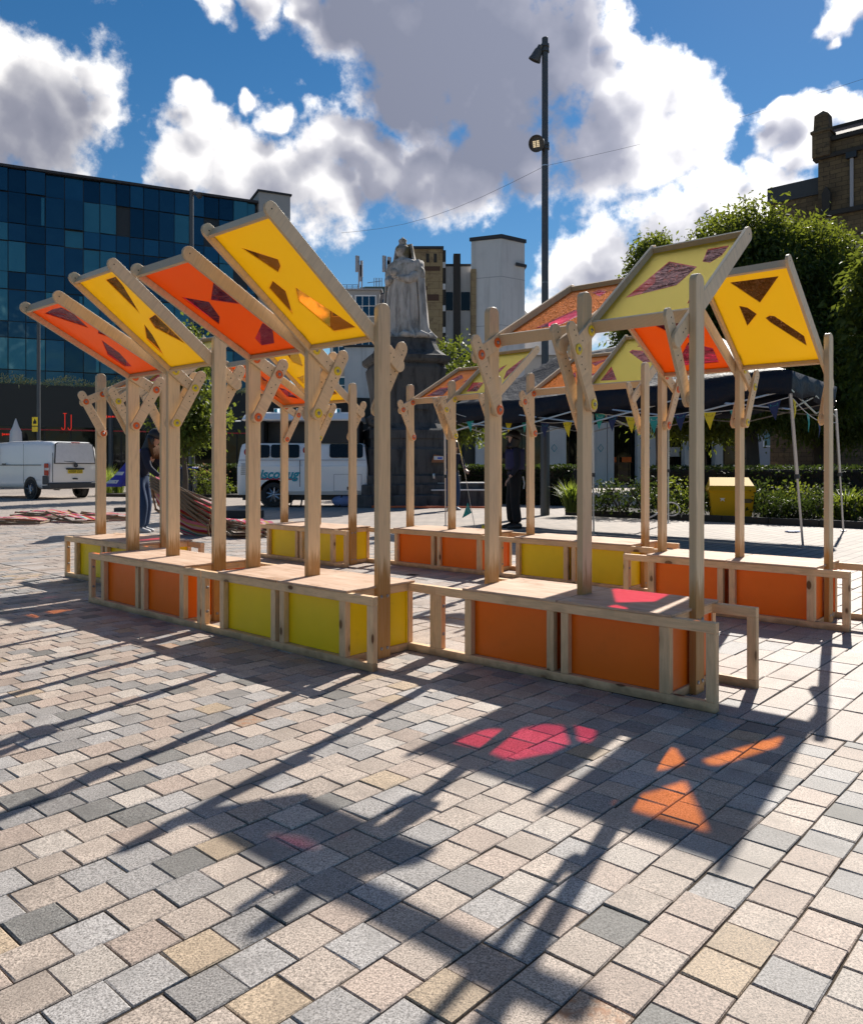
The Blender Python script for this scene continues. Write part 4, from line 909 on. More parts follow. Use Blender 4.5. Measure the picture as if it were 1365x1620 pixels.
# low roof beyond
Y = 66.0
lb = tag(empty('low_hall', (0, Y, 0)), 'low hall with a pale ridged roof right of the stair tower', 'building')
MB().box(xpx(826, Y), xpx(1000, Y), 0, 10, 0, zpx(560, Y)).build('wall', CONC, lb)
rm_ = MB(); rm_.add([(xpx(824, Y), -.3, zpx(486, Y)), (xpx(880, Y), -.3, zpx(545, Y)), (xpx(880, Y), 10, zpx(545, Y)), (xpx(824, Y), 10, zpx(486, Y)), (xpx(824, Y), -.3, zpx(562, Y)), (xpx(880, Y), -.3, zpx(562, Y)), (xpx(880, Y), 10, zpx(562, Y)), (xpx(824, Y), 10, zpx(562, Y))], [(0, 1, 2, 3), (4, 5, 1, 0), (5, 6, 2, 1), (6, 7, 3, 2), (7, 4, 0, 3)])
rm_.build('roof', RENDERW, lb)
# white columned shopfront
Y = 47.0
ar = tag(empty('shop_arcade', (0, Y, 0)), 'white columned shopfront behind the hedge under the trees', 'building')
XA, XB = xpx(735, Y), xpx(1180, Y)
MB().box(XA, XB, .6, 9, 0, 4.3).build('wall', PODIUM, ar); MB().box(XA - .2, XB, -.5, 9, 4.31, 5.0).build('fascia', RENDERG, ar)
for px, w in ((752, 16), (866, 18), (884, 10), (938, 20), (959, 10), (1006, 30), (1080, 18), (1128, 12)):
    c_ = MB().box(xpx(px, Y), xpx(px + w, Y), -.35, .3, 0, 4.3).build('column', RENDERW, ar)
    if w >= 18:
        xm = xpx(px + w * .5, Y); zz = zpx(709, Y); MB().tube([(xm, -.37, zz - .22), (xm + .17, -.37, zz), (xm, -.37, zz + .22), (xm - .17, -.37, zz), (xm, -.37, zz - .22)], .02, 4).build('diamond_mark', TEALP, c_)
for px in range(770, 1170, 19): MB().box(xpx(px, Y) + .02, xpx(px + 19, Y) - .04, .5, .56, .2, 3.4).build('shop_window', GL_DARK, ar)
MB().box(xpx(1062, Y), xpx(1078, Y), .3, .4, zpx(722, Y), zpx(707, Y)).build('poster', RENDERW, ar)
for px in (968, 985, 992):
    MB().box(xpx(px, Y), xpx(px + 8, Y), .2, .34, zpx(731, Y), zpx(723, Y)).build('chair_back', WASH_O, ar)

# ------------------------------------------------------------------ church on the right
CP = at(1294, 54.0); ch = tag(empty('church', (CP.x, CP.y, 0), -TH), 'sooty sandstone church tower and wall rising behind the trees', 'church')
def cz(py, s=0): return CAMZ + (Y0 - py) / F_PX * 54.0
ze, zs, zl = cz(222), cz(251), cz(341)
CHK = 1.35
MB().box(0, 19, 0, 8, 0, ze - .3).build('wall', STONE, ch)
MB().box(-.28, 19.2, -.25, .5, zs - .12, zs + .12).build('string_course', STONE_D, ch); MB().box(-.2, 19.2, -.3, .5, zl - .2, zl + .1).build('string_course', STONE_D, ch); MB().box(.02, 19.2, -.22, .6, ze - .28, ze).build('parapet', STONE_D, ch)
rf = MB(); rf.add([(.25, .1, ze + .01), (19.2, .1, ze + .01), (19.2, 3.0, ze + 1.7), (.25, 3.0, ze + 1.7), (.25, 8, ze + .01), (19.2, 8, ze + .01)], [(0, 1, 2, 3), (3, 2, 5, 4), (0, 3, 4)])
def mk_tiles():
    m, b, out = new_mat('red_tiles'); v = b.n('ShaderNodeTexCoord').outputs['Object']; br = b.n('ShaderNodeTexBrick'); b.link(v, br.inputs[0]); br.inputs['Scale'].default_value = 1; br.inputs['Brick Width'].default_value = .26; br.inputs['Row Height'].default_value = .2; br.inputs['Mortar Size'].default_value = .012
    br.inputs[1].default_value = (.16, .075, .055, 1); br.inputs[2].default_value = (.10, .06, .05, 1); br.inputs[3].default_value = (.04, .03, .03, 1); n = b.noise(v, 9.0, 3.0)
    p = pbsdf(b, out, b.mix(b.math('MULTIPLY', b.sstep(n, .6, .7), .5), br.outputs[0], (.4, .38, .35)), .8); return m
rf.build('roof', mk_tiles(), ch); MB().box(.1, 19.2, 2.85, 3.15, ze + 1.62, ze + 1.85).build('ridge', STONE_D, ch)
pn = MB(); s = .42; zt = cz(176); 
pn.loft([[Vector((x, y, z)) for x, y in ((-s, -s), (s, -s), (s, s), (-s, s))] for s, z in ((.55, zs), (.55, ze + .35), (.64, ze + .36), (.64, ze + .5), (.48, ze + .62), (.44, ze + 1.6), (.03, zt))]); pn.build('pinnacle', STONE, ch, loc=(.28, .12, 0))
MB().box(2.0, 2.2, -.16, 0, zl + .1, cz(262)).build('downpipe', RENDERG, ch); MB().box(1.78, 2.42, -.3, 0, cz(263), cz(250.5) - .15).build('hopper', MULL, ch)
nb = MB(); nb.prism([(0, 0), (.45, 0), (.5, 1.2), (.22, 1.7), (-.05, 1.2)], 'y', -.35, 0); nb.build('niche', STONE_D, ch, loc=(.35, 0, zl + .1))
# lower part set back to the left
MB().box(-3.5, -.01, 1.0, 8, 0, cz(300)).build('side_wall', STONE, ch); MB().box(-3.65, -.02, .85, 8.1, cz(300) + .01, cz(273)).build('lead_roof', plain('lead', (.05, .052, .055), .6, var=.2), ch)
for sx in (2.0, 5.6, 9.2):
    wv = MB(); wv.prism([(0, 0), (1.2, 0), (1.2, 2.4), (.6, 3.3), (0, 2.4)], 'y', -.05, .02); f_ = wv.build('window', STONE_T, ch, loc=(sx, 0, 5.0)); MB().prism([(.12, .12), (1.08, .12), (1.08, 2.36), (.6, 3.1), (.12, 2.36)], 'y', -.07, -.055).build('pane', GL_DARK, f_)
# low stone boundary by the beds
# distant terrace closing the far end of the square
fb = tag(empty('far_terrace', (0, 120, 0)), 'distant row of plain buildings closing the square', 'building')
MB().box(-45, 55, 0, 8, 0, 8.0).build('wall', RENDERG, fb)
for i in range(24): win(fb, -42 + i * 4, -40 + i * 4, 4.2, 6.2, 0, GL_DEEP, WHITEP, 1, 1, .15)

# ------------------------------------------------------------------ statue on its pedestal
PC = at(641, 23.0); RZ = R(14)
pd = tag(empty('pedestal', (PC.x, PC.y, 0), RZ), 'soot black stone pedestal with steps under the robed statue', 'pedestal')
def sq(prof, cut=.0):
    rings = []
    for r_, z in prof:
        k = r_ * (1 - cut); c_ = r_ - k
        rings.append([Vector(p + (z,)) for p in ((-k, -r_), (k, -r_), (r_, -k), (r_, k), (k, r_), (-k, r_), (-r_, k), (-r_, -k))])
    return rings
def zP(py): return CAMZ + (Y0 - py) / F_PX * 23.0
MB().loft(sq([(1.62, 0), (1.62, .30), (1.58, .33)], .12)).build('step', PLINTH, pd); MB().loft(sq([(1.47, .335), (1.47, .58), (1.44, .61)], .12)).build('step', PLINTH, pd); MB().loft(sq([(1.33, .615), (1.33, .84), (1.30, .86)], .12)).build('step', PLINTH, pd)
MB().loft(sq([(1.22, .865), (1.22, zP(712)), (1.16, zP(708)), (1.16, zP(697)), (1.20, zP(695)), (1.20, zP(683)), (1.12, zP(680))], .18)).build('base_block', PLINTH, pd)
MB().loft(sq([(1.00, zP(679.8)), (.93, zP(672)), (.90, zP(655)), (.92, zP(630)), (.97, zP(610)), (1.02, zP(595)), (1.04, zP(586)), (.98, zP(580))], .30)).build('die', PLINTH, pd)
MB().loft(sq([(.99, zP(579.8)), (1.08, zP(577)), (1.12, zP(573)), (1.12, zP(568)), (1.02, zP(566)), (.86, zP(558)), (.78, zP(548)), (.76, zP(543)), (.76, zP(540))], .22)).build('cornice', PLINTH, pd)
for s_ in (-1, 1):
    vs_ = MB(); vs_.tube([(s_ * 1.02, -.9, zP(676)), (s_ * 1.16, -.9, zP(672)), (s_ * 1.20, -.9, zP(666)), (s_ * 1.12, -.9, zP(662)), (s_ * 1.06, -.9, zP(667))], [.10, .11, .1, .08, .05], 7); vs_.build('scroll', PLINTH, pd)
for i in range(4):
    MB().box(-.45, .45, -.96 - .0 , -.90, zP(650) + i * 0, zP(612)).build('tablet', PLINTH, pd) if i == 0 else None
# figure: one continuous draped form with head, then arms, orb, crown
st = tag(empty('statue', (PC.x - .02, PC.y, zP(540)), R(-34)), 'weathered pale stone statue of a crowned robed woman holding an orb', 'statue')
H_ = zP(385) - zP(540); rings = []; n = 144
prof = [(0.0, .80, .62), (.035, .80, .63), (.07, .74, .58), (.12, .67, .53), (.20, .62, .48), (.30, .585, .45), (.42, .55, .42), (.52, .52, .39), (.60, .49, .36), (.66, .46, .34), (.72, .47, .33), (.77, .47, .31), (.805, .42, .28), (.825, .34, .25), (.838, .20, .195), (.848, .15, .165), (.858, .15, .17), (.878, .185, .21), (.91, .212, .238), (.945, .21, .238), (.972, .165, .195), (.99, .09, .11), (1.0, .02, .02)]
rs = random.Random(9); ph = [rs.uniform(0, 6.28) for _ in range(8)]
def foldw(a, t):
    rg_ = lambda q: 1 - 2 * abs(sin(q / 2)) ** .6
    w = rg_(11 * a + ph[0] + 2.0 * t + .8 * sin(3 * a)) * .45 + rg_(17 * a + ph[1] - 3.2 * t) * .30 + sin(23 * a + ph[2] + 1.3 * t) * .16 + sin(5 * a + ph[3] + 6 * t) * .35
    return w
NZ = 70
for k in range(NZ + 1):
    t = k / NZ
    for i in range(len(prof) - 1):
        if prof[i][0] <= t <= prof[i + 1][0]:
            q = (t - prof[i][0]) / (prof[i + 1][0] - prof[i][0]); rx = prof[i][1] + (prof[i + 1][1] - prof[i][1]) * q; ry = prof[i][2] + (prof[i + 1][2] - prof[i][2]) * q; break
    amp = .13 * max(0, 1 - t / .62) + (.05 if t < .80 else 0) * (1 if t > .05 else .5) * (1 - max(0, (t - .6)) * 4) if t < .84 else 0
    amp = max(amp, .012 if t < .84 else 0)
    ring = []
    for i in range(n):
        a = 2 * pi * i / n; f_ = 1 + amp * foldw(a, t) * 1.15
        x = rx * cos(a) * f_; y = ry * sin(a) * f_
        if t < .13: x += .10 * (1 - t / .13) * (1 if cos(a) > 0 else .1) * abs(cos(a)); y *= 1 + .12 * sin(a * 3 + 1) * (1 - t / .13)
        hx = -.10 * max(0, (t - .6) / .4); 
        if t > .85 and sin(a) < -.2:               # face: brow, nose, mouth, chin
            fz = (t - .85) / .15; cc = max(0, -sin(a)) ** 6; y -= cc * 2.6 * (.028 * math.exp(-((fz - .52) / .10) ** 2) + .012 * math.exp(-((fz - .70) / .05) ** 2) + .014 * math.exp(-((fz - .30) / .05) ** 2) + .016 * math.exp(-((fz - .14) / .06) ** 2))
            ey = math.exp(-((fz - .60) / .045) ** 2) * (math.exp(-((a - 4.36) / .15) ** 2) + math.exp(-((a - 5.06) / .15) ** 2)); y += .045 * ey
        ring.append(Vector((x + hx * .6, y, t * H_)))
    rings.append(ring)
body = MB(); body.loft(rings); body.build('robed_body', MARBLE, st, True)
def cloth_arm(pts, rad, nm):
    body = MB(); n_ = 14; P_ = [Vector(p) for p in pts]; rings = []; a_ = None
    # resample
    sm_ = []
    for i in range(len(P_) - 1):
        for q in range(5): sm_.append((P_[i].lerp(P_[i + 1], q / 5), rad[i] + (rad[i + 1] - rad[i]) * q / 5))
    sm_.append((P_[-1], rad[-1])); body.tube([p for p, r_ in sm_], [r_ * (1 + .10 * sin(i * 1.9)) for i, (p, r_) in enumerate(sm_)], n_); body.build(nm, MARBLE, st, True)
zz = lambda f: f * H_
cloth_arm([(-.40, .02, zz(.79)), (-.52, .02, zz(.66)), (-.38, -.26, zz(.60)), (-.20, -.40, zz(.615))], [.15, .17, .11, .06], 'arm'); cloth_arm([(.38, .02, zz(.79)), (.50, .02, zz(.66)), (.34, -.28, zz(.60)), (.06, -.44, zz(.625))], [.15, .18, .12, .06], 'arm')
hd = MB(); hd.sphere((-.02, -.46, zz(.632)), .07, 10, 6, sc3=(1.3, .9, .55))
for i in range(5): hd.tube([(-.07 + i * .03, -.48, zz(.640)), (-.075 + i * .03, -.53, zz(.650)), (-.07 + i * .03, -.54, zz(.664))], [.017, .015, .011], 6)
hd.build('hand', MARBLE, st, True); MB().sphere((-.02, -.50, zz(.675)), .115, 16, 10).build('orb', MARBLE, st, True)
vl = MB(); rg = []
for k in range(15):
    t = k / 14; zc = zz(.985) - t * 1.15; row = []
    for i in range(13):
        a = -.25 + (pi + .5) * i / 12; rr = .245 + .24 * t ** 1.2; row.append(Vector((rr * cos(a) * (1.0 + .06 * sin(i * 2.1 + t * 2)) - .06, .05 + (rr * .9 if t > .05 else .12) * sin(a) * (.8 + .2 * t), zc + (.03 if 2 < i < 10 else 0))))
    rg.append(row)
vl.loft(rg, cap=False, closed=False)
o = vl.build('veil', MARBLE, st, True); md = o.modifiers.new('thick', 'SOLIDIFY'); md.thickness = .04
cl = MB(); rg = []
for k in range(22):                                            # cloak hanging over the shoulders and down the back
    t = k / 21; zc = zz(.80) - t * zz(.77); row = []
    for i in range(27):
        a = -.35 + (pi + .7) * i / 26; rr = (.50 + .16 * t) * (1 + .05 * sin(i * 1.7 + 3 * t) * (.4 + t)); row.append(Vector((rr * cos(a) * 1.05, rr * sin(a) * .82 + .02, zc + .02 * sin(i * 2.3))))
    rg.append(row)
cl.loft(rg, cap=False, closed=False); o = cl.build('cloak', MARBLE, st, True); md = o.modifiers.new('thick', 'SOLIDIFY'); md.thickness = .05
tn = MB()
for i in range(9): a = i * .7; tn.tube([(cos(a) * .55 + .1, sin(a) * .5, .06), (cos(a + .2) * .75 + .12, sin(a + .2) * .62, .11), (cos(a + .45) * .86 + .14, sin(a + .45) * .66, .05)], [.09, .11, .05], 7)
tn.build('train', MARBLE, st, True)
cr = MB(); cr.lathe([(.115, zz(.980)), (.125, zz(.99)), (.105, zz(1.005)), (.125, zz(1.03)), (.09, zz(1.045)), (.045, zz(1.05)), (.02, zz(1.065))], 12); cr.build('crown', MARBLE, st, True, loc=(-.05, -.02, 0))
# low dark plinth bench beside the steps, box and can resting on the ledge
bn = tag(empty('step_bench', (0, 0, 0)), 'dark stone bench with painted-in sunlit edges right of the pedestal steps', 'bench')
Yb = 21.6
for ya, yb, d_ in ((764.5, 800, 0), (757, 763.5, .25)): pass
MB().box(xpx(683, Yb), xpx(790, Yb), Yb, Yb + 1.2, 0, zpx(776.5, Yb)).build('lower_slab', PLINTH, bn); MB().box(xpx(682, Yb), xpx(790, Yb), Yb - .04, Yb + 1.2, zpx(776.3, Yb), zpx(774.3, Yb)).build('lit_edge', RENDERW, bn)  # pale strips paint sunlight along the top edges of the slabs
MB().box(xpx(683, Yb), xpx(790, Yb), Yb + .30, Yb + 1.2, zpx(774, Yb), zpx(765.5, Yb)).build('upper_slab', PLINTH, bn); MB().box(xpx(682, Yb), xpx(790, Yb), Yb + .26, Yb + 1.2, zpx(765.3, Yb), zpx(763.8, Yb)).build('lit_edge', CONC, bn)
bx = MB(); bx.prism([(-.17, 0), (.17, 0), (.17, .17), (-.10, .22)], 'y', -.13, .13); pp = at(692, 21.9, 728); o = tag(bx.build('cardboard_box', plain('cardboard', (.30, .13, .06), .8), loc=pp - Vector((0, 0, .06))), 'small brown box with a white label on the pedestal ledge', 'box')
MB().box(-.10, .16, -.142, -.133, .07, .17).build('box_label', RENDERW, o); MB().box(.0, .13, -.146, -.143, .09, .14).build('label_print', plain('blue_print', (.05, .12, .5), .6), o)
cn = MB(); cn.lathe([(.03, 0), (.036, .01), (.036, .12), (.028, .135), (.001, .135)], 12); tag(cn.build('drinks_can', ALU, smooth='auto', loc=at(686, 21.45, 757)), 'small metal drinks can left on the pedestal step', 'can')
# ------------------------------------------------------------------ lamp posts and the wire
Yp = 18.0; lp = tag(empty('lamp_post', tuple(at(862, Yp))), 'tall dark grey lighting mast with two floodlights behind the back row of benches', 'lamp post')
m = MB(); m.lathe([(.105, 0), (.105, 2.6), (.098, 2.62), (.082, 2.75), (.072, 10.55), (.072, zpx(60, Yp)), (.06, zpx(59, Yp))], 18); m.build('pole', POLE, lp, 'auto')
for z in (zpx(72, Yp), zpx(80, Yp), zpx(228, Yp), zpx(234, Yp)): MB().lathe([(.075, -.03), (.10, -.03), (.10, .03), (.075, .03)], 14).build('clamp', POLE, lp, 'auto', (0, 0, z))
MB().lathe([(.074, -.012), (.079, -.012), (.079, .012), (.074, .012)], 14).build('band', ALU, lp, 'auto', (0, 0, zpx(262, Yp)))
MB().lathe([(.074, -.012), (.079, -.012), (.079, .012), (.074, .012)], 14).build('band', ALU, lp, 'auto', (0, 0, zpx(447, Yp)))
def flood(parent, loc, direction, lit):
    q = Vector(direction).to_track_quat('Z', 'Y').to_matrix().to_4x4() @ Matrix.Scale(1.0 if lit else .78, 4); m = MB()
    m.lathe([(.05, -.36), (.075, -.35), (.085, -.26), (.105, -.24), (.12, -.20), (.155, -.02), (.185, .06), (.185, .085), (.165, .085), (.160, .04), (.001, .035)], 22, 0, q)
    o = m.build('floodlight', POLE, parent, 'auto', loc); m2 = MB(); m2.tube([(0, 0, -.30), (.10, 0, -.12) if False else (0, .0, -.45)], .03, 6); 
    if lit:
        for i in range(4):
            for j in range(4):
                l = MB(); x = -.068 + i * .034 + (.008 if i > 1 else -.008); y = -.06 + j * .036; l.box(x - .012, x + .012, y - .013, y + .013, .044, .050, M=q); l.build('led', LEDW, o)
    return o
p = lp.location; flood(lp, Vector((-.19, -.16, zpx(231, Yp))), (-.45, -.85, -.35), True); MB().tube([(-.19 + .08, -.03, zpx(226, Yp)), (0, 0, zpx(231, Yp))], .035, 8).build('bracket', POLE, lp, True)
flood(lp, Vector((-.21, .02, zpx(90, Yp))), (-.38, .25, -.85), False); MB().tube([(-.14, .0, zpx(80, Yp)), (0, 0, zpx(76, Yp))], .035, 8).build('bracket', POLE, lp, True)
Y2 = 33.0; l2 = tag(empty('lamp_post', tuple(at(303, Y2))), 'grey lighting mast with a small spotlight in front of the glass block', 'lamp post')
MB().lathe([(.13, 0), (.13, 2.2), (.085, 2.4), (.078, zpx(300, Y2)), (.02, zpx(299.5, Y2))], 16).build('pole', POLE, l2, 'auto'); flood(l2, Vector((.30, 0, zpx(308, Y2))), (.75, -.4, -.5), False); MB().tube([(.22, 0, zpx(306, Y2)), (0, 0, zpx(306, Y2))], .03, 6).build('bracket', POLE, l2, True)
Y3 = 34.0; l3 = tag(empty('lamp_post', tuple(at(61, Y3))), 'shorter grey lamp post with a yellow sign beside the white van', 'lamp post')
MB().lathe([(.10, 0), (.10, 1.4), (.075, 1.5), (.068, zpx(503, Y3)), (.02, zpx(502, Y3))], 14).build('pole', POLE, l3, 'auto'); MB().box(-.34, .10, -.12, .12, zpx(505, Y3), zpx(495, Y3)).build('lantern', POLE, l3)
sb = MB().box(-.22, .02, -.12, -.10, zpx(673.5, Y3), zpx(660, Y3)).build('warning_sign', plain('sign_yellow', (.80, .60, .02), .5, var=.04), l3); fl = MB(); c_ = Vector((-.10, -.122, zpx(667, Y3)))
fl.prism([(c_.x - .06, c_.z - .10), (c_.x + .06, c_.z - .10), (c_.x + .075, c_.z - .02), (c_.x, c_.z + .13), (c_.x - .075, c_.z - .02)], 'y', -.1225, -.121); fl.build('flame_mark', INK, sb); MB().box(-.22, .02, -.12, -.10, zpx(683, Y3), zpx(675, Y3)).build('lower_sign', plain('sign_yellow2', (.75, .55, .03), .5), l3)
ppts = []
A0, A1, A2 = at(540, 24, 368), lp.location + Vector((0, 0, zpx(262, Yp))), at(1400, 15.0, 113)
ww = MB(); ww.tube([A0 + (A1 - A0) * q + Vector((0, 0, -.35 * sin(pi * q))) for q in [i / 8 for i in range(9)]], .0045, 5); ww.tube([A1 + (A2 - A1) * q + Vector((0, 0, -.12 * sin(pi * q))) for q in [i / 8 for i in range(9)]], .0035, 5)
tag(ww.build('overhead_wire', plain('wire_grey', (.16, .17, .19), .5)), 'thin wire strung across the sky through the tall lighting mast', 'wire')

# ------------------------------------------------------------------ the white van
def rrect(w, h, r, z0, n=4, tw=1.0):
    "rounded section in (y,z): width w at the bottom, w*tw at the top"
    out = []
    for cx, cz, a0 in ((w/2 - r, z0 + r, -pi/2), (w/2*tw - r, z0 + h - r, 0), (-w/2*tw + r, z0 + h - r, pi/2), (-w/2 + r, z0 + r, pi)):
        for i in range(n + 1): a = a0 + pi / 2 * i / n; out.append((cx + r * cos(a), cz + r * sin(a)))
    return out
def wheel(parent, loc, r, wd, side, name='wheel', rim=ALLOY, spokes=7):
    m = MB(); Mx = Matrix.Rotation(pi / 2, 4, 'X'); m.lathe([(r * .64, -wd/2), (r * .92, -wd/2), (r, -wd/2 + .03), (r, wd/2 - .03), (r * .92, wd/2), (r * .64, wd/2), (r * .6, 0)], 28, 0, Mx, cap=False)
    o = m.build(name, TYRE, parent, 'auto', loc); k = MB(); s = side
    k.lathe([(r * .66, 0), (r * .62, .02), (r * .58, .0), (r * .56, -.06)], 24, 0, Mx @ Matrix.Translation((0, 0, 0)), cap=False)
    for i in range(spokes):
        a = 2 * pi * i / spokes; k.tube([(cos(a) * r * .12, .015, sin(a) * r * .12), (cos(a + .08) * r * .6, .0, sin(a + .08) * r * .6)], [.035, .022], 6)
    k.sphere((0, .02, 0), r * .14, 10, 6, sc3=(1, .4, 1)); h = k.build('rim', rim, o, 'auto', (0, s * (wd / 2 - .02), 0)); 
    if s < 0: h.scale = (1, -1, 1)
    MB().lathe([(r * .60, -.02), (r * .60, .02), (.001, .02)], 20, 0, Mx).build('brake_disc', BLACKM, o, False); return o
vr = Vector((-12.16, 28.0, 0)); hd_ = R(57); hdir = Vector((-sin(hd_), cos(hd_), 0)); vroot_loc = Vector((-12.90, 27.5, 0))
van = tag(empty('parked_van', tuple(vroot_loc), pi / 2 + hd_), 'white panel van parked at the left with its blank tailgate toward us', 'van')
# local x = forwards from the rear wheels' line, y = to the van's left
VW, VH_ = 1.90, 1.62
secs = [(-1.02, 1.70, 1.20, .40, .12, .84), (-1.00, 1.80, 1.34, .36, .16, .84), (-.94, 1.88, 1.52, .34, .2, .85), (-.80, 1.90, 1.605, .33, .22, .86), (.2, 1.90, 1.64, .33, .22, .86), (1.6, 1.90, 1.64, .33, .22, .86), (2.4, 1.90, 1.60, .33, .22, .85), (2.7, 1.90, 1.50, .33, .2, .84), (3.2, 1.88, 1.0, .33, .16, .90), (3.75, 1.82, .82, .33, .14, .88), (3.9, 1.66, .6, .36, .12, .9)]
m = MB(); m.loft([[Vector((x, y, z)) for y, z in rrect(w, h, r, z0, 5, tw)] for x, w, h, z0, r, tw in secs]); m.build('body', WHITEP, van, 'auto')
MB().cbox(-1.07, -.62, -.93, .93, .36, .56, .03).build('bumper', BUMP, van)
tg = MB(); tg.prism([(-.72, 1.22), (.72, 1.22), (.66, 1.84), (.58, 1.88), (-.58, 1.88), (-.66, 1.84)], 'x', 0, .012, .004); tgo = tg.build('tailgate_window', plain('painted_glass', (.86, .84, .85), .2), van, loc=(-1.005, 0, 0), rot=(0, R(5), 0)); tgo.location = (-1.168, 0, .0); MB().prism([(-.765, 1.19), (.765, 1.19), (.70, 1.86), (.61, 1.905), (-.61, 1.905), (-.70, 1.86)], 'x', 0, .006).build('window_seal', BUMP, van, loc=(-1.160, 0, 0), rot=(0, R(5), 0))
for s in (-1, 1):
    l = MB(); l.cbox(-1.035, -.80, s * .955 - .02, s * .955 + .02, .80, 1.20, .02) ; l.build('tail_lamp', REDL, van); MB().cbox(-1.04, -.85, s * .955 - .024, s * .955 + .024, .97, 1.05, .005).build('lamp_lens', RENDERW, van); MB().cbox(-1.03, -.70, s * .952 - .02, s * .952 + .02, .50, .79, .02).build('lower_trim', BUMP, van)
pl = MB(); pl.cbox(-1.062, -1.045, -.27, .27, .86, .985, .004); plo = pl.build('number_plate', PLATE, van); MB().cbox(-1.062, -1.03, -.33, .33, .99, 1.04, .006).build('plate_recess', BLACKM, van)
def text(body, size, mat, parent, loc, rot, name='lettering', shear=0.0, ext=.002, align='CENTER', bold=0.0):
    cu = bpy.data.curves.new(name, 'FONT'); cu.body = body; cu.size = size; cu.extrude = ext; cu.align_x = align; cu.align_y = 'CENTER'; cu.shear = shear; cu.offset = bold; cu.resolution_u = 4
    tmp = bpy.data.objects.new(name, cu); C.objects.link(tmp); bpy.context.view_layer.update(); me = bpy.data.meshes.new_from_object(tmp.evaluated_get(bpy.context.evaluated_depsgraph_get())); bpy.data.objects.remove(tmp); me.materials.clear(); me.materials.append(mat)
    o = put(name, me, parent, loc, rot); return o
text('VX07 ZLE', .112, INK, plo, (-1.0645, 0, .922), (pi / 2, 0, -pi / 2))
bd = MB(); bd.lathe([(.075, 0), (.075, .008), (.06, .012), (.058, .006), (.001, .006)], 20, 0, Matrix.Rotation(-pi / 2, 4, 'Y')); bd.build('badge', BUMP, van, 'auto', (-1.075, 0, 1.13)); 
vv = MB(); vv.tube([(-1.085, .035, 1.165), (-1.085, 0, 1.095), (-1.085, -.035, 1.165)], .008, 5); vv.build('badge_mark', ALLOY, van); MB().cbox(-1.06, -1.03, -.09, .09, .66, .70, .004).build('handle', BLACKM, van)
for s in (-1, 1): MB().box(-1.036, -1.02, s * .80 - .005, s * .80 + .005, .58, 1.55).build('tailgate_gap', BUMP, van)
MB().cbox(-1.075, -1.04, -.16, .16, 1.885, 1.915, .008).build('brake_light', REDL, van); MB().tube([(-1.06, 0, 1.20), (-1.075, .02, 1.24), (-1.05, .42, 1.27)], .010, 5).build('wiper', BLACKM, van); MB().cyl((-1.02, .55, .33), (-.7, .55, .33), .03, n=10).build('exhaust', STEEL, van)
MB().box(-.6, 2.2, .945, .955, 1.13, 1.155).build('door_rail', BUMP, van); MB().box(.42, .43, .948, .953, .5, 1.85).build('door_gap', BUMP, van); MB().box(-.62, .40, .945, .953, .64, .65).build('body_crease', RENDERG, van); MB().cbox(1.5, 1.72, .95, .985, 1.16, 1.20, .008).build('door_handle', BLACKM, van)
MB().box(-.9, 2.3, .80, .803, 1.93, 1.94).build('gutter', RENDERG, van)
for x in (0, 3.0):
    for s in (-1, 1):
        wheel(van, (x, s * .865, .335), .335, .22, s)
        MB().lathe([(.40, -.004), (.40, .004), (.001, .004)], 24, 0, Matrix.Rotation(pi / 2, 4, 'X')).build('wheel_arch', BLACKM, van, False, (x, s * .952, .36))
for s in (-1, 1): MB().cbox(2.45, 2.62, s * 1.06 - .1, s * 1.06 + .1, 1.2, 1.42, .03).build('mirror', BLACKM, van)
cwn = MB(); cwn.prism([(2.2, 1.25), (3.0, 1.25), (2.66, 1.75), (2.2, 1.78)], 'y', .93, .945); cwn.build('cab_window', VANGLASS, van)

# ------------------------------------------------------------------ the camper bar
Yc = 21.4; kx = Yc / F_PX
cb = tag(empty('camper_van', ((476 - X0) * kx, Yc + .86, 0)), 'white vintage camper van with a raised roof hatch and teal lettering on its side', 'camper van')
def cX(px): return (px - 476) * kx
def cZ(py): return zpx(py, Yc)
zb, zr = cZ(783), cZ(700); Wd = 1.72
# body sections along x: rounded ends
xs = [(cX(373.5), .52, .55), (cX(374.5), .30, .80), (cX(378), .12, .93), (cX(384), .03, .98), (cX(392), 0, 1), (cX(560), 0, 1), (cX(570), .03, .98), (cX(576), .10, .94), (cX(579.5), .26, .82), (cX(580.5), .5, .6)]
m = MB(); rings = []
for x, ins, k in xs:
    zt_ = zb + (zr - zb) * (1 - (1 - k) * .10); out = []
    wl = Wd / 2 - ins * .25; mid = zb + (zr - zb) * .56
    lean = 0.0
    for y, z in ((-wl + .08, zb + .0), (-wl, zb + .10), (-wl, mid - .02), (-wl + .035, mid), (-wl + .04, mid + .03), (-wl * .90, zt_ - .12), (-wl * .80, zt_ - .02), (-wl * .6, zt_), (wl * .6, zt_), (wl * .80, zt_ - .02), (wl * .90, zt_ - .12), (wl - .04, mid + .03), (wl - .035, mid), (wl, mid - .02), (wl, zb + .10), (wl - .08, zb)):
        dx = 0
        if x < cX(400): dx = (z - mid) * .16 if z > mid else 0
        if x > cX(555): dx = -(z - mid) * .16 if z > mid else 0
        out.append(Vector((x + dx, y, z)))
    rings.append(out)
m.loft(rings); m.build('body', WHITEP, cb, 'auto')
yF = -Wd / 2
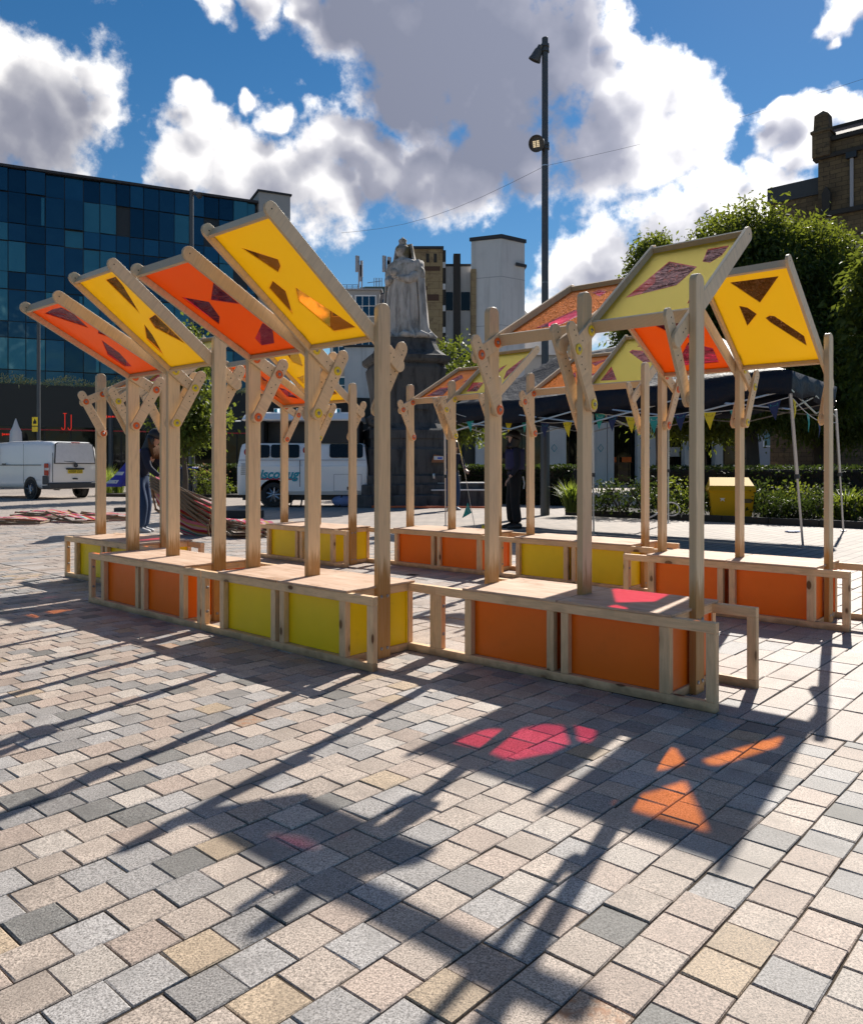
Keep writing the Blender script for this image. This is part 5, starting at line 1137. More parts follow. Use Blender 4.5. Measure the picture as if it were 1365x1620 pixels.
def cwin(x0_, x1_, y0_, y1_, nm='window', mat=VANGLASS):
    z0_, z1_ = cZ(y1_), cZ(y0_); r = .06; P_ = []
    for cx, cz_, a0 in ((cX(x1_) - r, z0_ + r, -pi/2), (cX(x1_) - r, z1_ - r, 0), (cX(x0_) + r, z1_ - r, pi/2), (cX(x0_) + r, z0_ + r, pi)):
        for i in range(4): a = a0 + pi / 2 * i / 3; P_.append((cx + r * cos(a), cz_ + r * sin(a)))
    mm = MB(); mm.prism(P_, 'y', 0, .012, .003); o = mm.build(nm, mat, cb, loc=(0, yF + .026, 0), rot=(0, 0, 0)); zc = (z0_ + z1_) / 2
    o.matrix_local = Matrix.Translation((0, yF + .034, z0_)) @ Matrix.Rotation(R(-7.5), 4, 'X') @ Matrix.Translation((0, -.012, -z0_)); return o
cwin(388, 404, 703.5, 723.5); cwin(408, 426, 703.5, 724); cwin(428, 473, 703, 724); cwin(521, 574, 702, 724)
MB().box(cX(474), cX(475), yF - .004, yF + .02, cZ(770), cZ(727)).build('door_gap', BUMP, cb); MB().box(cX(377), cX(578), yF - .008, yF + .004, cZ(728.2), cZ(727.2)).build('belt_line', RENDERG, cb)
for i in range(6): MB().box(cX(381), cX(388), yF - .007, yF + .01, cZ(734 + i * 3.2) - .008, cZ(734 + i * 3.2) + .008).build('vent', BUMP, cb)
ht = MB(); a0, a1, b0, b1 = cX(528), cX(572), cZ(777), cZ(750)
for (xa, xb, za, zb_) in ((a0, a1, b1 - .012, b1), (a0, a1, b0, b0 + .012), (a0, a0 + .012, b0 + .0125, b1 - .0125), (a1 - .012, a1, b0 + .0125, b1 - .0125)): ht.box(xa, xb, yF - .005, yF + .01, za, zb_)
ht.build('locker_hatch', RENDERG, cb); MB().box(cX(549), cX(551), yF - .012, yF, cZ(775), cZ(770)).build('catch', BLACKM, cb)
text('DiscoBug', .335, TEALP, cb, (cX(433.5), yF - .008, cZ(750.5)), (pi / 2, 0, 0), shear=.28, bold=.012); MB().box(cX(408), cX(470), yF - .006, yF + .004, cZ(759.0), cZ(755.8)).build('stripe', REDP, cb); text('COCKTAILS', .05, RENDERW, cb, (cX(425), yF - .010, cZ(757.4)), (pi / 2, 0, 0)) if False else None
for px, py in ((389, 715), (482, 712)): MB().sphere((0, 0, 0), .055, 10, 6, sc3=(1, .5, 1.5)).build('red_lamp', REDL, cb, True, (cX(px), yF + .01, cZ(py)))
for px in (433, 446): pass
wheel(cb, (cX(433), yF + .075, .335), .335, .2, -1, spokes=9); wheel(cb, (cX(433), -yF - .16, .335), .335, .2, 1)
MB().lathe([(.40, -.004), (.40, .004), (.001, .004)], 28, 0, Matrix.Rotation(pi / 2, 4, 'X')).build('wheel_arch', BLACKM, cb, False, (cX(433), yF + .004, .355))
# raised roof: dark canvas sides under a white lid
MB().box(cX(389), cX(414), yF + .25, .65, zr - .04, cZ(664)).build('hatch_side', BLACKM, cb)
MB().box(cX(415), cX(480), -.1, .70, zr - .04, cZ(662)).build('counter_shade', BLACKM, cb); MB().box(cX(500), cX(567), yF + .12, .70, zr - .02, cZ(661)).build('roof_canvas', BLACKM, cb)
m = MB(); rings = []
for x, k in ((cX(381), .55), (cX(384), .8), (cX(392), .95), (cX(410), 1), (cX(540), 1), (cX(560), .96), (cX(568), .85), (cX(571), .6)):
    zt_ = cZ(664) + (cZ(650) - cZ(664)) * k; w = .82 * (0.75 + .25 * k); rings.append([Vector((x, -w, cZ(665))), Vector((x, -w - .03, cZ(663))), Vector((x, -w * .86, zt_ - .05)), Vector((x, -w * .5, zt_)), Vector((x, w * .5, zt_)), Vector((x, w * .86, zt_ - .05)), Vector((x, w + .03, cZ(663))), Vector((x, w, cZ(665)))])
m.loft(rings); m.build('roof_lid', WHITEP, cb, 'auto')
for px in (436, 472, 528):
    lb_ = MB().cbox(cX(px - 7.5), cX(px + 7.5), -.45, -.2, cZ(651.5), cZ(644)).build('light_bar', WHITEP, cb)
    for q in (-4, 0, 4): MB().lathe([(.05, 0), (.045, -.01), (.001, -.012)], 12, 0, Matrix.Rotation(-pi / 2, 4, 'X')).build('spot', LEDC if q == 0 else TEALP, lb_, False, (cX(px + q), -.455, cZ(647.7)))
MB().tube([(cX(381), -.86, cZ(666)), (cX(376), -1.1, cZ(667))], .02, 6).build('awning_arm', WHITEP, cb)
ug = MB(); ug.box(cX(380), cX(575), -.6, .6, .18, zb + .04); ug.build('chassis', BLACKM, cb)
for px in (462, 478, 540): MB().tube([(cX(px), yF + .1, zb), (cX(px - 3), yF + .1, .03), (cX(px - 6), yF + .1, .02)], .025, 6).build('jack_leg', BLACKM, cb)
MB().tube([(cX(579), -.1, .42), (cX(594), -.1, .42), (cX(598), -.1, .48)], .05, 8).build('tow_bar', BLACKM, cb); MB().cyl((cX(592), -.1, .42), (cX(592), -.1, .02), .04, n=10).build('jockey_wheel', BLACKM, cb)
o = MB(); o.sphere((0, 0, .16), .2, 12, 8, sc3=(1.5, .8, .8)); tag(o.build('blue_bag', plain('blue_cloth', (.16, .22, .42), .7, var=.3), smooth=True, loc=at(542, 21.6)), 'crumpled pale blue bag lying under the camper van', 'bag')
for px, Yk, w in ((382, 17.0, .9), (195, 19.5, .35)): tag(MB().cbox(-w / 2, w / 2, -.15, .15, 0, .09 if w < .5 else .16, .01).build('black_case', BLACKM, loc=at(px, Yk)), 'black flat case on the paving ' + ('in front of the camper van' if w > .5 else 'between the woman and the van'), 'case')

# ------------------------------------------------------------------ black gazebo
ga = tag(empty('gazebo', (0, 0, 0)), 'black pop-up gazebo with thin metal legs standing over the back row of benches', 'gazebo')
GA, GB_, GC = Vector((5.03, 10.8, 0)), Vector((6.97, 13.5, 0)), Vector((.26, 14.7, 0)); GDp = GC + (GB_ - GA)
tops = {}
tl = {'a': (GA, at(1250, 10.35, 622)), 'b': (GB_, at(1322, 13.3, 648)), 'c': (GC, at(703.5, 14.7, 665)), 'd': (GDp, GDp + Vector((-.1, 0, 2.15))), 'e': (at(939, 12.62), at(937, 12.55, 642)), 'f': ((GDp + GB_) / 2, (GDp + GB_) / 2 + Vector((0, 0, 2.15)))}
for k, (lo, hi) in tl.items():
    m = MB(); mid = lo.lerp(hi, .47); m.tube([lo, mid], .016, 4); m.tube([mid, hi], .024, 4); o = m.build('leg', ALU, ga); MB().cyl(mid - Vector((0, 0, .03)), mid + Vector((0, 0, .03)), .034, n=10).build('leg_joint', BUMP, o); MB().cbox(lo.x - .04, lo.x + .04, lo.y - .04, lo.y + .04, 0, .012).build('foot', ALU, o)
EA, EB, EC, ED = tl['a'][1].copy(), tl['b'][1].copy(), tl['c'][1].copy(), tl['d'][1].copy()
for e in (EA, EB, EC, ED): e.z = max(e.z, 2.1) + .10
EA.z = zpx(586, 10.35) ; EB.z = zpx(612, 13.3)
def lerp4(s, t): return EA.lerp(EC, s).lerp(EB.lerp(ED, s), t)
def roofz(s, t):
    c = lerp4(s, t); ex = min(s, 1 - s) * 6.0; ey = min(t, 1 - t) * 3.2
    h = min(1, min(ex, ey) / 1.55); rise = .92 * h ** 1.25
    sag = .04 * sin(9 * s + 3 * t) * sin(7 * t + 2) * (h > 0)
    return c + Vector((0, 0, rise + sag - .05 * sin(pi * s * 2) ** 2 * (1 - h)))
NS, NT = 48, 28; m = MB()
vs = [roofz(i / NS, j / NT) for j in range(NT + 1) for i in range(NS + 1)]; m.add(vs, [(j * (NS + 1) + i, j * (NS + 1) + i + 1, (j + 1) * (NS + 1) + i + 1, (j + 1) * (NS + 1) + i) for j in range(NT) for i in range(NS)])
o = m.build('roof', TARP, ga, True); md = o.modifiers.new('thick', 'SOLIDIFY'); md.thickness = .006
edge = [roofz(i / NS, 0) for i in range(NS + 1)] + [roofz(1, j / NT) for j in range(1, NT + 1)] + [roofz(1 - i / NS, 1) for i in range(1, NS + 1)] + [roofz(0, 1 - j / NT) for j in range(1, NT)]
cen = sum(edge, Vector()) / len(edge); m = MB(); ne = len(edge); rows_ = []
for k in range(4): rows_.append([p + (p - cen).normalized() * (.02 + .015 * sin(i * .9) * k) + Vector((0, 0, -.105 * k + .015 * sin(i * .5) * k)) for i, p in enumerate(edge)])
m.loft(rows_, cap=False); o = m.build('valance', TARP, ga, True); md = o.modifiers.new('thick', 'SOLIDIFY'); md.thickness = .006
tr_ = MB()
def truss(p, q, n):
    for i in range(n):
        a0, a1 = p.lerp(q, i / n), p.lerp(q, (i + 1) / n); tr_.tube([a0 + Vector((0, 0, -.10)), a1 + Vector((0, 0, -.36))], .013, 4); tr_.tube([a0 + Vector((0, 0, -.36)), a1 + Vector((0, 0, -.10))], .013, 4)
EE = EA.lerp(EC, .5); EF = EB.lerp(ED, .5)
low = Vector((0, 0, -.14))
for p, q, n in ((EA, EE, 2), (EE, EC, 2), (EB, EF, 2), (EF, ED, 2), (EA, EB, 2), (EC, ED, 2), (EE, EF, 2)): truss(p + low, q + low, n)
tr_.build('truss', ALU, ga)
# bunting
PEN = {'y': plain('pennant_yellow', (.78, .62, .03), .8, var=.05), 't': plain('pennant_teal', (.03, .33, .30), .8, var=.05), 'n': plain('pennant_navy', (.02, .035, .11), .8, var=.05)}
STRING = plain('white_string', (.6, .6, .58), .8)
def pennant(parent, p, along, w, h, col, tilt=0.0):
    "triangular flag hanging under p, with an outlined cat-like doodle mark"
    al = along.normalized(); dn = (Vector((0, 0, -1)) + al * tilt).normalized(); nrm = al.cross(dn).normalized()
    if nrm.y > 0: nrm = -nrm
    m = MB(); a, b_, c_ = p - al * w / 2, p + al * w / 2, p + dn * h; th = nrm * .0015
    mid1, mid2 = a.lerp(c_, .5) + nrm * .012, b_.lerp(c_, .5) + nrm * .012
    m.add([a + th, b_ + th, mid2 + th, mid1 + th, c_ + th, a - th, b_ - th, mid2 - th, mid1 - th, c_ - th], [(0, 3, 2, 1), (3, 4, 2), (5, 6, 7, 8), (8, 7, 9), (0, 1, 6, 5), (1, 2, 7, 6), (2, 4, 9, 7), (4, 3, 8, 9), (3, 0, 5, 8)])
    o = m.build('pennant', PEN[col], parent)
    mk = MB(); o_ = p + dn * h * .12 + nrm * .006; s_ = w * .26
    pts = [o_ - al * s_ + dn * .0, o_ - al * s_ * .55 + dn * s_ * .55, o_ + al * s_ * .55 + dn * s_ * .55, o_ + al * s_, o_ + al * s_ * .9 + dn * s_ * 1.3, o_ - al * s_ * .9 + dn * s_ * 1.3, o_ - al * s_]
    mk.tube(pts, w * .016, 4); mk.tube([o_ - al * s_ * .5 + dn * s_ * .95, o_ - al * s_ * .15 + dn * s_ * 1.1, o_ + al * s_ * .15 + dn * s_ * .9, o_ + al * s_ * .5 + dn * s_ * 1.1], w * .014, 4)
    mk.build('doodle', {'y': plain('doodle_ochre', (.22, .15, .02), .8), 't': STRING, 'n': PEN['t']}[col] if col != 'y' else DOOD, o); return o
DOOD = plain('doodle_ochre', (.22, .15, .02), .8)
bu = tag(empty('bunting', (0, 0, 0)), 'string of yellow, teal and navy pennants hanging along the gazebo edge', 'bunting')
s1, s2 = at(690, 14.6, 652), at(800, 13.9, 661)
def string(parent, a, b_, sag, flags, w=.20, h=.26, rad=.006):
    N_ = 24; P_ = [a.lerp(b_, i / N_) + Vector((0, 0, -4 * sag * (i / N_) * (1 - i / N_))) for i in range(N_ + 1)]
    MB().tube(P_, rad, 4).build('string', STRING, parent)
    for t, c_ in flags:
        x = t * N_; i = min(int(x), N_ - 1); p = P_[i].lerp(P_[i + 1], x - i); pennant(parent, p, P_[i + 1] - P_[i], w, h, c_, random.uniform(-.12, .12))
e1, e2, e3, e4, e5, e6 = at(700, 14.55, 645), at(798, 13.9, 660), at(820, 13.75, 655), at(938, 12.5, 652), at(1090, 11.3, 652), at(1248, 10.3, 628)
string(bu, e1, e2, .10, [(.14, 'y'), (.45, 't'), (.72, 'n')]); string(bu, e2, e3, .03, [(.35, 'y')]); string(bu, e3, e4, .16, [(.10, 't'), (.38, 'n'), (.68, 'y'), (.90, 't')]); string(bu, e4, e5, .07, [(.08, 't'), (.22, 'n'), (.42, 'y'), (.66, 't'), (.92, 'n')], .2, .25); string(bu, e5, e6, .06, [(.22, 'y'), (.50, 't'), (.86, 'n')], .19, .25)
string(bu, at(1254, 10.4, 630), at(1322, 13.2, 668), .12, [(.03, 'y'), (.30, 't'), (.55, 'n'), (.82, 'y')], .2, .26)
bh = tag(empty('fallen_bunting', (0, 0, 0)), 'loose end of bunting trailing from a post down to the paving', 'bunting')
q1, q2, q3 = at(722, 11.5, 690), at(745, 12.2, 803), at(752, 12.4)
MB().tube([q1, q1.lerp(q2, .5) + Vector((.02, 0, -.03)), q2, q3 + Vector((0, 0, .1)), q3 + Vector((.02, 0, .02)), q3 + Vector((.4, -.1, .012))], .006, 4).build('string', STRING, bh)
pennant(bh, q1 + Vector((.04, 0, -.12)), Vector((.2, 0, -.6)), .2, .24, 'y', 1.3); pennant(bh, q2 + Vector((-.02, 0, -.0)), Vector((.3, 0, -.8)), .17, .2, 't', -.7)
fp = MB(); b0 = q3 + Vector((.06, -.1, .01)); fp.add([b0, b0 + Vector((.26, -.12, 0)), b0 + Vector((.04, .02, .19)), b0 + Vector((.30, .15, .02))], [(0, 1, 2), (1, 3, 2)]); fp.build('pennant', PEN['y'], bh)

# ------------------------------------------------------------------ planting, hedges, kerb, grit bin
def kerb(u0, u1, v, z=.12, w=.14):
    root = tag(empty('bed_kerb', tuple(UV(u0, v)), -TH), 'low stone kerb along the planting bed behind the benches', 'kerb')
    n = int((u1 - u0) / .9)
    for i in range(n): MB().cbox(i * .9 + .004, i * .9 + .896, 0, w, -.04, z, .012).build('kerb_stone', STONE_D, root)
    return root
VK = 15.55; kerb(-9.8, 1.6, VK)
bsm = MB(); bsm.add([UV(-9.8, VK + .14, .085), UV(1.6, VK + .14, .085), UV(1.6, VK + 4.3, .10), UV(-9.8, VK + 4.3, .10)], [(0, 1, 2, 3)]); tag(bsm.build('planting_bed', SOIL), 'dark soil of the planting bed', kind='structure')
hedge('hedge', UV(-9.6, VK + 3.2), UV(1.4, VK + 3.2), 1.0, 1.10, LEAF_H, 9000, .075, 'long clipped hedge behind the planting bed at right', 31)
hedge('hedge', at(716, 24.5), at(905, 22.0), .8, 1.12, LEAF_H, 7000, .08, 'clipped hedge right of the statue with a sunlit top', 32)
hedge('hedge', at(255, 31.0), at(398, 30.0), .8, 1.15, LEAF_H, 3500, .10, 'clipped hedge between the lamp post and the camper van', 33)
rr = random.Random(4)
beds = [(905, 17.6, .35, .75, 'grass'), (952, 17.4, .55, .62, 's'), (985, 17.0, .6, .72, 's'), (1022, 16.8, .55, .66, 's'), (1060, 17.2, .6, .75, 's'), (1096, 16.6, .5, .6, 's'), (1210, 15.9, .5, .55, 's'), (1236, 15.5, .45, .42, 's'), (1262, 16.2, .55, .72, 's'), (1283, 15.2, .4, .42, 's'), (1303, 15.6, .45, .55, 's'), (1338, 15.2, .45, .66, 'grass'), (1352, 14.8, .4, .45, 's'), (1385, 14.9, .5, .6, 's'), (1225, 16.9, .6, .8, 's'), (1320, 16.6, .6, .75, 's')]
SHL = ['leftmost low shrub of the bed beside the strappy plant', 'rounded low shrub second from the left of the bed', 'low shrub of the bed just left of the hose loop', 'low shrub of the bed just right of the hose loop', 'low shrub of the bed touching the left side of the yellow grit bin', 'small front shrub right of the yellow grit bin', 'smallest low shrub at the kerb midway between grit bin and gazebo leg', 'tall back shrub left of the slanting gazebo leg', 'small kerb shrub just behind the slanting gazebo leg', 'low shrub of the bed between the two right gazebo legs', 'pale low shrub by the farthest right gazebo leg', 'last low shrub at the right edge of the photo', 'tall back shrub behind the right side of the grit bin', 'back shrub at the right end of the bed under the hedge']
for i, (px, Yq, r_, h_, kd) in enumerate(beds):
    b0 = at(px, Yq); b0.z = .09
    if kd == 'grass': grass_clump('grass_plant', b0, r_ * 1.3, h_, 260, LEAF_G, ('bright strappy plant beside the mast base at the end of the bed' if px < 1000 else 'bright yellow-green strappy plant by the gazebo leg at far right'), 50 + i)
    else: shrub('bed_shrub', b0, r_, r_ * .9, h_, LEAF_H if i % 4 else LEAF_A, 620, .085, SHL.pop(0), 60 + i, group='low shrubs in the planting bed')
for i, (px, Yq, r_, h_, kd) in enumerate(((170, 30.5, .5, 1.25, 'grass'), (186, 30.0, .5, 1.1, 'grass'), (245, 30.0, .6, 1.2, 'grass'), (312, 28.8, .55, 1.05, 'f'), (328, 28.4, .55, .95, 'f'), (345, 28.6, .5, .8, 'f'))):
    b0 = at(px, Yq)
    if kd == 'grass': grass_clump('grass_plant', b0, r_ * 1.2, h_, 160, LEAF_G, ['leftmost tall strappy plant behind the woman', 'tall strappy plant just left of the woman', 'tall strappy plant right of the woman by the hedge'][i], 80 + i, group='tall grassy plants behind the woman')
    else: shrub('flower_shrub', b0, r_, r_ * .8, h_, LEAF_B, 420, .10, ['flowering shrub touching the lamp post', 'middle flowering shrub between lamp post and camper van', 'lowest flowering shrub nearest the camper van'][i - 3], 90 + i, flower=FLOWER, group='flowering shrubs by the lamp post')
lb2 = MB(); p0, p1 = at(150, 29.0), at(400, 28.0); ax_ = (p1 - p0).normalized(); pr = Vector((-ax_.y, ax_.x, 0)); lb2.prism([(p0.x, p0.y), (p1.x, p1.y), (p1.x + pr.x * 4, p1.y + pr.y * 4), (p0.x + pr.x * 4, p0.y + pr.y * 4)], 'z', -.04, .10); tag(lb2.build('far_bed', SOIL), 'raised soil bed in front of the glass block', kind='structure')
gb_l = at(1155, 16.2); gb_l.z = .09; gr = tag(empty('grit_bin', tuple(gb_l), R(-14)), 'yellow plastic grit bin with a sloping lid among the shrubs', 'grit bin')
GRIT = plain('grit_yellow', (.55, .32, .008), .7, var=.10, nscale=4, bmp=.1, spec=.2)
m = MB(); m.loft([[Vector((x * a, y * b_, z)) for x, y in ((-.42, -.30), (.42, -.30), (.42, .30), (-.42, .30))] for a, b_, z in ((.90, .88, 0), (.90, .88, .05), (1.0, 1.0, .48), (1.06, 1.06, .50), (1.06, 1.06, .53))]); m.build('tub', GRIT, gr)
m = MB(); m.add([(-.455, -.33, .535), (.455, -.33, .535), (.455, .33, .535), (-.455, .33, .535), (-.42, -.27, .62), (.42, -.27, .62), (.38, .25, .78), (-.38, .25, .78)], [(0, 1, 5, 4), (1, 2, 6, 5), (2, 3, 7, 6), (3, 0, 4, 7), (4, 5, 6, 7), (0, 3, 2, 1)]); m.build('lid', GRIT, gr)
stk = MB()
for i in range(5): a = pi / 2 + 2 * pi * i / 5; stk.prism([(cos(a) * .07, sin(a) * .07), (cos(a + .63) * .028, sin(a + .63) * .028), (0, 0), (cos(a - .63) * .028, sin(a - .63) * .028)], 'y', -.004, 0)
stk.build('sticker', RENDERW, gr, loc=(-.18, -.288, .36), rot=(R(-5), 0, 0)); MB().cbox(.14, .36, -.325, -.318, .28, .36, .002).build('label_plate', plain('label_dark', (.10, .07, .02), .6), gr)
MB().box(-.34, -.20, -.2, .2, -.03, .001).build('skid', BLACKM, gr); MB().box(.20, .34, -.2, .2, -.03, .001).build('skid', BLACKM, gr)
hs = MB(); c0 = at(1062, 16.0); c0.z = .24; hs.tube([c0 + Vector((.16 * cos(a), .05 * sin(a), .13 * sin(a))) for a in [2 * pi * i / 28 for i in range(29)]], .011, 6); hs.tube([c0 + Vector((-.16, 0, 0)), c0 + Vector((-.35, -.05, -.12)), c0 + Vector((-.6, -.1, -.22))], .018, 6); tag(hs.build('white_hose', RENDERW, smooth=True), 'loop of white hose lying on the kerb between two posts', 'hose')
bl = MB(); bl.sphere((0, 0, .012), .09, 8, 5, sc3=(1.5, .7, .18)); bl.sphere((.1, .03, .012), .05, 8, 5, sc3=(1.2, .7, .25)); tag(bl.build('blue_litter', plain('blue_plastic', (.02, .10, .35), .5), smooth=True, loc=at(1253, gY(842))), 'flat scrap of blue plastic on the sunlit paving', 'litter')
ot = MB(); a, b_ = at(588, 20.9), at(775, 20.6); ot.tube([a.lerp(b_, i / 20) + Vector((0, .05 * sin(i * 1.3), .04)) for i in range(21)], .03, 6); tag(ot.build('orange_tube', plain('orange_mesh', (.62, .13, .04), .6, var=.2), smooth=True), 'long orange tube lying on the ground in front of the pedestal steps', 'tube')
ps = tag(empty('folded_parasol', tuple(at(25, 40))), 'folded white parasol standing in front of the black shopfront', 'parasol'); MB().lathe([(.03, 0), (.03, 1.2)], 8).build('pole', ALU, ps); MB().lathe([(.40, .9), (.33, 1.6), (.27, zpx(683, 40)), (.15, zpx(675, 40)), (.02, zpx(662, 40))], 12).build('canopy', RENDERW, ps, 'auto'); MB().lathe([(.335, 1.62), (.345, 1.65), (.31, 1.95), (.30, 1.97)], 12, cap=False).build('band', RENDERG, ps)
rb = MB(); rb.cbox(-.4, .4, -.35, .35, 0, 1.0, .03); rbo = tag(empty('wheelie_bin', tuple(at(291, 29.2))), 'dark blue bin behind the lamp post', 'bin'); rb.build('tub', plain('bin_blue', (.006, .010, .028), .5), rbo); MB().cbox(-.44, .44, -.40, .40, 1.005, 1.08, .02).build('lid', plain('lid_blue', (.03, .06, .24), .5), rbo)

# ------------------------------------------------------------------ deckchairs
def mk_stripe():
    m, b, out = new_mat('striped_canvas'); v = b.n('ShaderNodeTexCoord').outputs['Object']; sp = b.n('ShaderNodeSeparateXYZ'); b.link(v, sp.inputs[0])
    t = b.math('FRACT', b.math('MULTIPLY_ADD', sp.outputs[0], 2.1, .5))
    S_ = [(0, (.60, .10, .17)), (.12, (.74, .66, .60)), (.20, (.66, .14, .28)), (.30, (.10, .42, .36)), (.40, (.74, .68, .62)), (.50, (.62, .26, .06)), (.57, (.56, .05, .10)), (.68, (.74, .45, .48)), (.79, (.62, .50, .12)), (.86, (.70, .22, .30))]
    c = b.ramp(t, S_, 'CONSTANT'); d_ = b.n('ShaderNodeBsdfDiffuse'); b.link(c, d_.inputs[0]); tr = b.n('ShaderNodeBsdfTranslucent'); b.link(c, tr.inputs[0]); mm = b.n('ShaderNodeMixShader'); mm.inputs[0].default_value = .35; b.link(d_.outputs[0], mm.inputs[1]); b.link(tr.outputs[0], mm.inputs[2]); b.link(mm.outputs[0], out.inputs[0]); return m
STRIPE = mk_stripe(); DWOOD = plain('deckchair_wood', (.21, .135, .075), .6, var=.25, nscale=20)
def deckchair(loc, M, label, group=None, open_=0.0, sag=.05):
    root = tag(put('deckchair', None), label, 'deckchair', group); root.empty_display_size = .1; root.matrix_world = Matrix.Translation(loc) @ M
    for s in (-1, 1):
        beam_ = MB().cbox(-.018, .018, -.62, .62, -.016, .016, .004); beam_.build('side_rail', DWOOD, root, loc=(s * .29, 0, 0)); MB().cbox(-.016, .016, -.55, .50, -.016, .016, .004).build('inner_rail', DWOOD, root, loc=(s * .25, .03, .04), rot=(R(open_), 0, 0)); MB().cbox(-.014, .014, -.30, .28, -.012, .012, .004).build('prop', DWOOD, root, loc=(s * .32, .12, .02), rot=(R(-open_ * 1.3 - 2), 0, 0))
    for y in (-.60, .60): MB().cyl((-.30, y, 0), (.30, y, 0), .015, n=8).build('cross_bar', DWOOD, root)
    m = MB(); vs = []; nx, ny = 6, 14
    for j in range(ny + 1):
        for i in range(nx + 1):
            t = j / ny; vs.append((-.235 + .47 * i / nx, -.58 + 1.16 * t, .03 - sag * 4 * t * (1 - t) + .012 * sin(t * 17 + i) - .02 * sin(pi * i / nx) + .02))
    m.add(vs, [(j * (nx + 1) + i, j * (nx + 1) + i + 1, (j + 1) * (nx + 1) + i + 1, (j + 1) * (nx + 1) + i) for j in range(ny) for i in range(nx)]); m.build('canvas', STRIPE, root, True); return root
def rotm(rz=0, rx=0, ry=0): return Matrix.Rotation(R(rz), 4, 'Z') @ Matrix.Rotation(R(ry), 4, 'Y') @ Matrix.Rotation(R(rx), 4, 'X')
deckchair(at(70, 17.6) + Vector((0, 0, .03)), rotm(80), 'folded striped deckchair lying flat nearest the white van', open_=3, sag=-.05)
deckchair(at(18, 15.2) + Vector((0, 0, .03)), rotm(98), 'folded striped deckchair lying flat, cut by the left edge', open_=2, sag=-.06)
deckchair(at(118, 15.8) + Vector((0, 0, .05)), rotm(62, 3), 'half-open deckchair collapsed on the paving left of the woman', open_=10, sag=-.05)
deckchair(at(172, 16.2) + Vector((0, 0, .05)), rotm(112, 2), 'pink striped deckchair lying half behind the leftmost post', open_=7, sag=-.04)
hand = Vector((-4.72, 13.05, .78)); foot = at(355, 12.55) + Vector((0, 0, .05))
dv = (foot - hand); rzz = math.degrees(math.atan2(-dv.x, dv.y))
for i in range(5):
    mid = hand.lerp(foot, .5) + Vector((.02 * i, -.10 + .03 * i, -.13 + .075 * i)); xax = dv.normalized(); pit = math.degrees(math.asin(xax.z))
    deckchair(mid, Matrix.Rotation(R(rzz), 4, 'Z') @ Matrix.Rotation(R(pit + (i - 2) * 2.0), 4, 'X') @ Matrix.Rotation(R(-48 + i * 5), 4, 'Y'), ['lowest deckchair in the tilted bundle the woman lifts, its canvas sagging', 'second deckchair from the bottom of the bundle the woman lifts', 'middle deckchair of the bundle the woman lifts', 'second deckchair from the top of the bundle the woman lifts', 'topmost deckchair of the bundle the woman lifts'][i], 'deckchairs in the lifted bundle', 4, .16 if i == 0 else .04)
for i in range(3): deckchair(at(384, 12.7) + Vector((.02 * i, .03 * i, .05 + .062 * i)), rotm(24 + 5 * i, 0, 2), ['bottom', 'middle', 'top'][i] + ' deckchair of the low stack right of the lifted bundle', 'deckchairs in the low stack', 2, -.03)

# ------------------------------------------------------------------ people
SKIN = plain('skin', (.42, .24, .16), .6, var=.06); SKIN2 = plain('skin_pale', (.52, .33, .25), .6, var=.05); HAIR = plain('dark_hair', (.018, .012, .010), .45, var=.3, nscale=40); DENIM = plain('denim', (.018, .045, .11), .85, var=.2, nscale=20); NAVY = plain('navy_cloth', (.010, .013, .03), .85, var=.2); BLACKC = plain('black_cloth', (.007, .007, .009), .85, var=.2); VEST = plain('blue_vest', (.025, .03, .30), .7, var=.12); SILVER = plain('silver_strip', (.52, .53, .55), .4); SHOE = plain('shoe', (.02, .02, .022), .5); SHOEW = plain('shoe_pale', (.4, .4, .42), .6); EYE = plain('eye_dark', (.01, .008, .008), .3)
def skin(name, V, E, mat, parent, sub=2):
    "one continuous surface grown round a jointed skeleton: V = {joint: (x,y,z,r)} or (x,y,z,rx,ry)"
    ks = list(V); me = bpy.data.meshes.new(name); me.from_pydata([V[k][:3] for k in ks], [(ks.index(a), ks.index(b_)) for a, b_ in E], []); me.materials.append(mat); o = put(name, me, parent)
    md = o.modifiers.new('skin', 'SKIN'); md.use_smooth_shade = True
    for i, k in enumerate(ks):
        sv = me.skin_vertices[0].data[i]; r_ = V[k][3:]; sv.radius = (r_[0], r_[-1])
        sv.use_root = (i == 0)
    s_ = o.modifiers.new('sub', 'SUBSURF'); s_.levels = sub; s_.render_levels = sub; return o
def hand_mesh(parent, wrist, direction, curl, mat, name='hand'):
    d = Vector(direction).normalized(); s = d.cross(Vector((0, 0, 1))).normalized() if abs(d.z) < .9 else Vector((1, 0, 0)); n = s.cross(d); w = Vector(wrist); m = MB()
    m.loft([[w + d * t + s * (a * wd) + n * (b_ * .012) for a, b_ in ((-1, -1), (1, -1), (1, 1), (-1, 1))] for t, wd in ((-.01, .022), (.03, .034), (.075, .040), (.09, .038))])
    for i, ln in enumerate((.065, .078, .072, .055)):
        b0 = w + d * .085 + s * (-.030 + .020 * i); c1 = d * cos(curl * .5) - n * sin(curl * .5); c2 = d * cos(curl * 1.3) - n * sin(curl * 1.3); m.tube([b0, b0 + c1 * ln * .5, b0 + c1 * ln * .5 + c2 * ln * .5], [.0095, .009, .007], 6)
    b0 = w + d * .03 - s * .03; m.tube([b0, b0 - s * .03 + d * .03, b0 - s * .035 + d * .065], [.012, .011, .008], 6); return m.build(name, mat, parent, True)
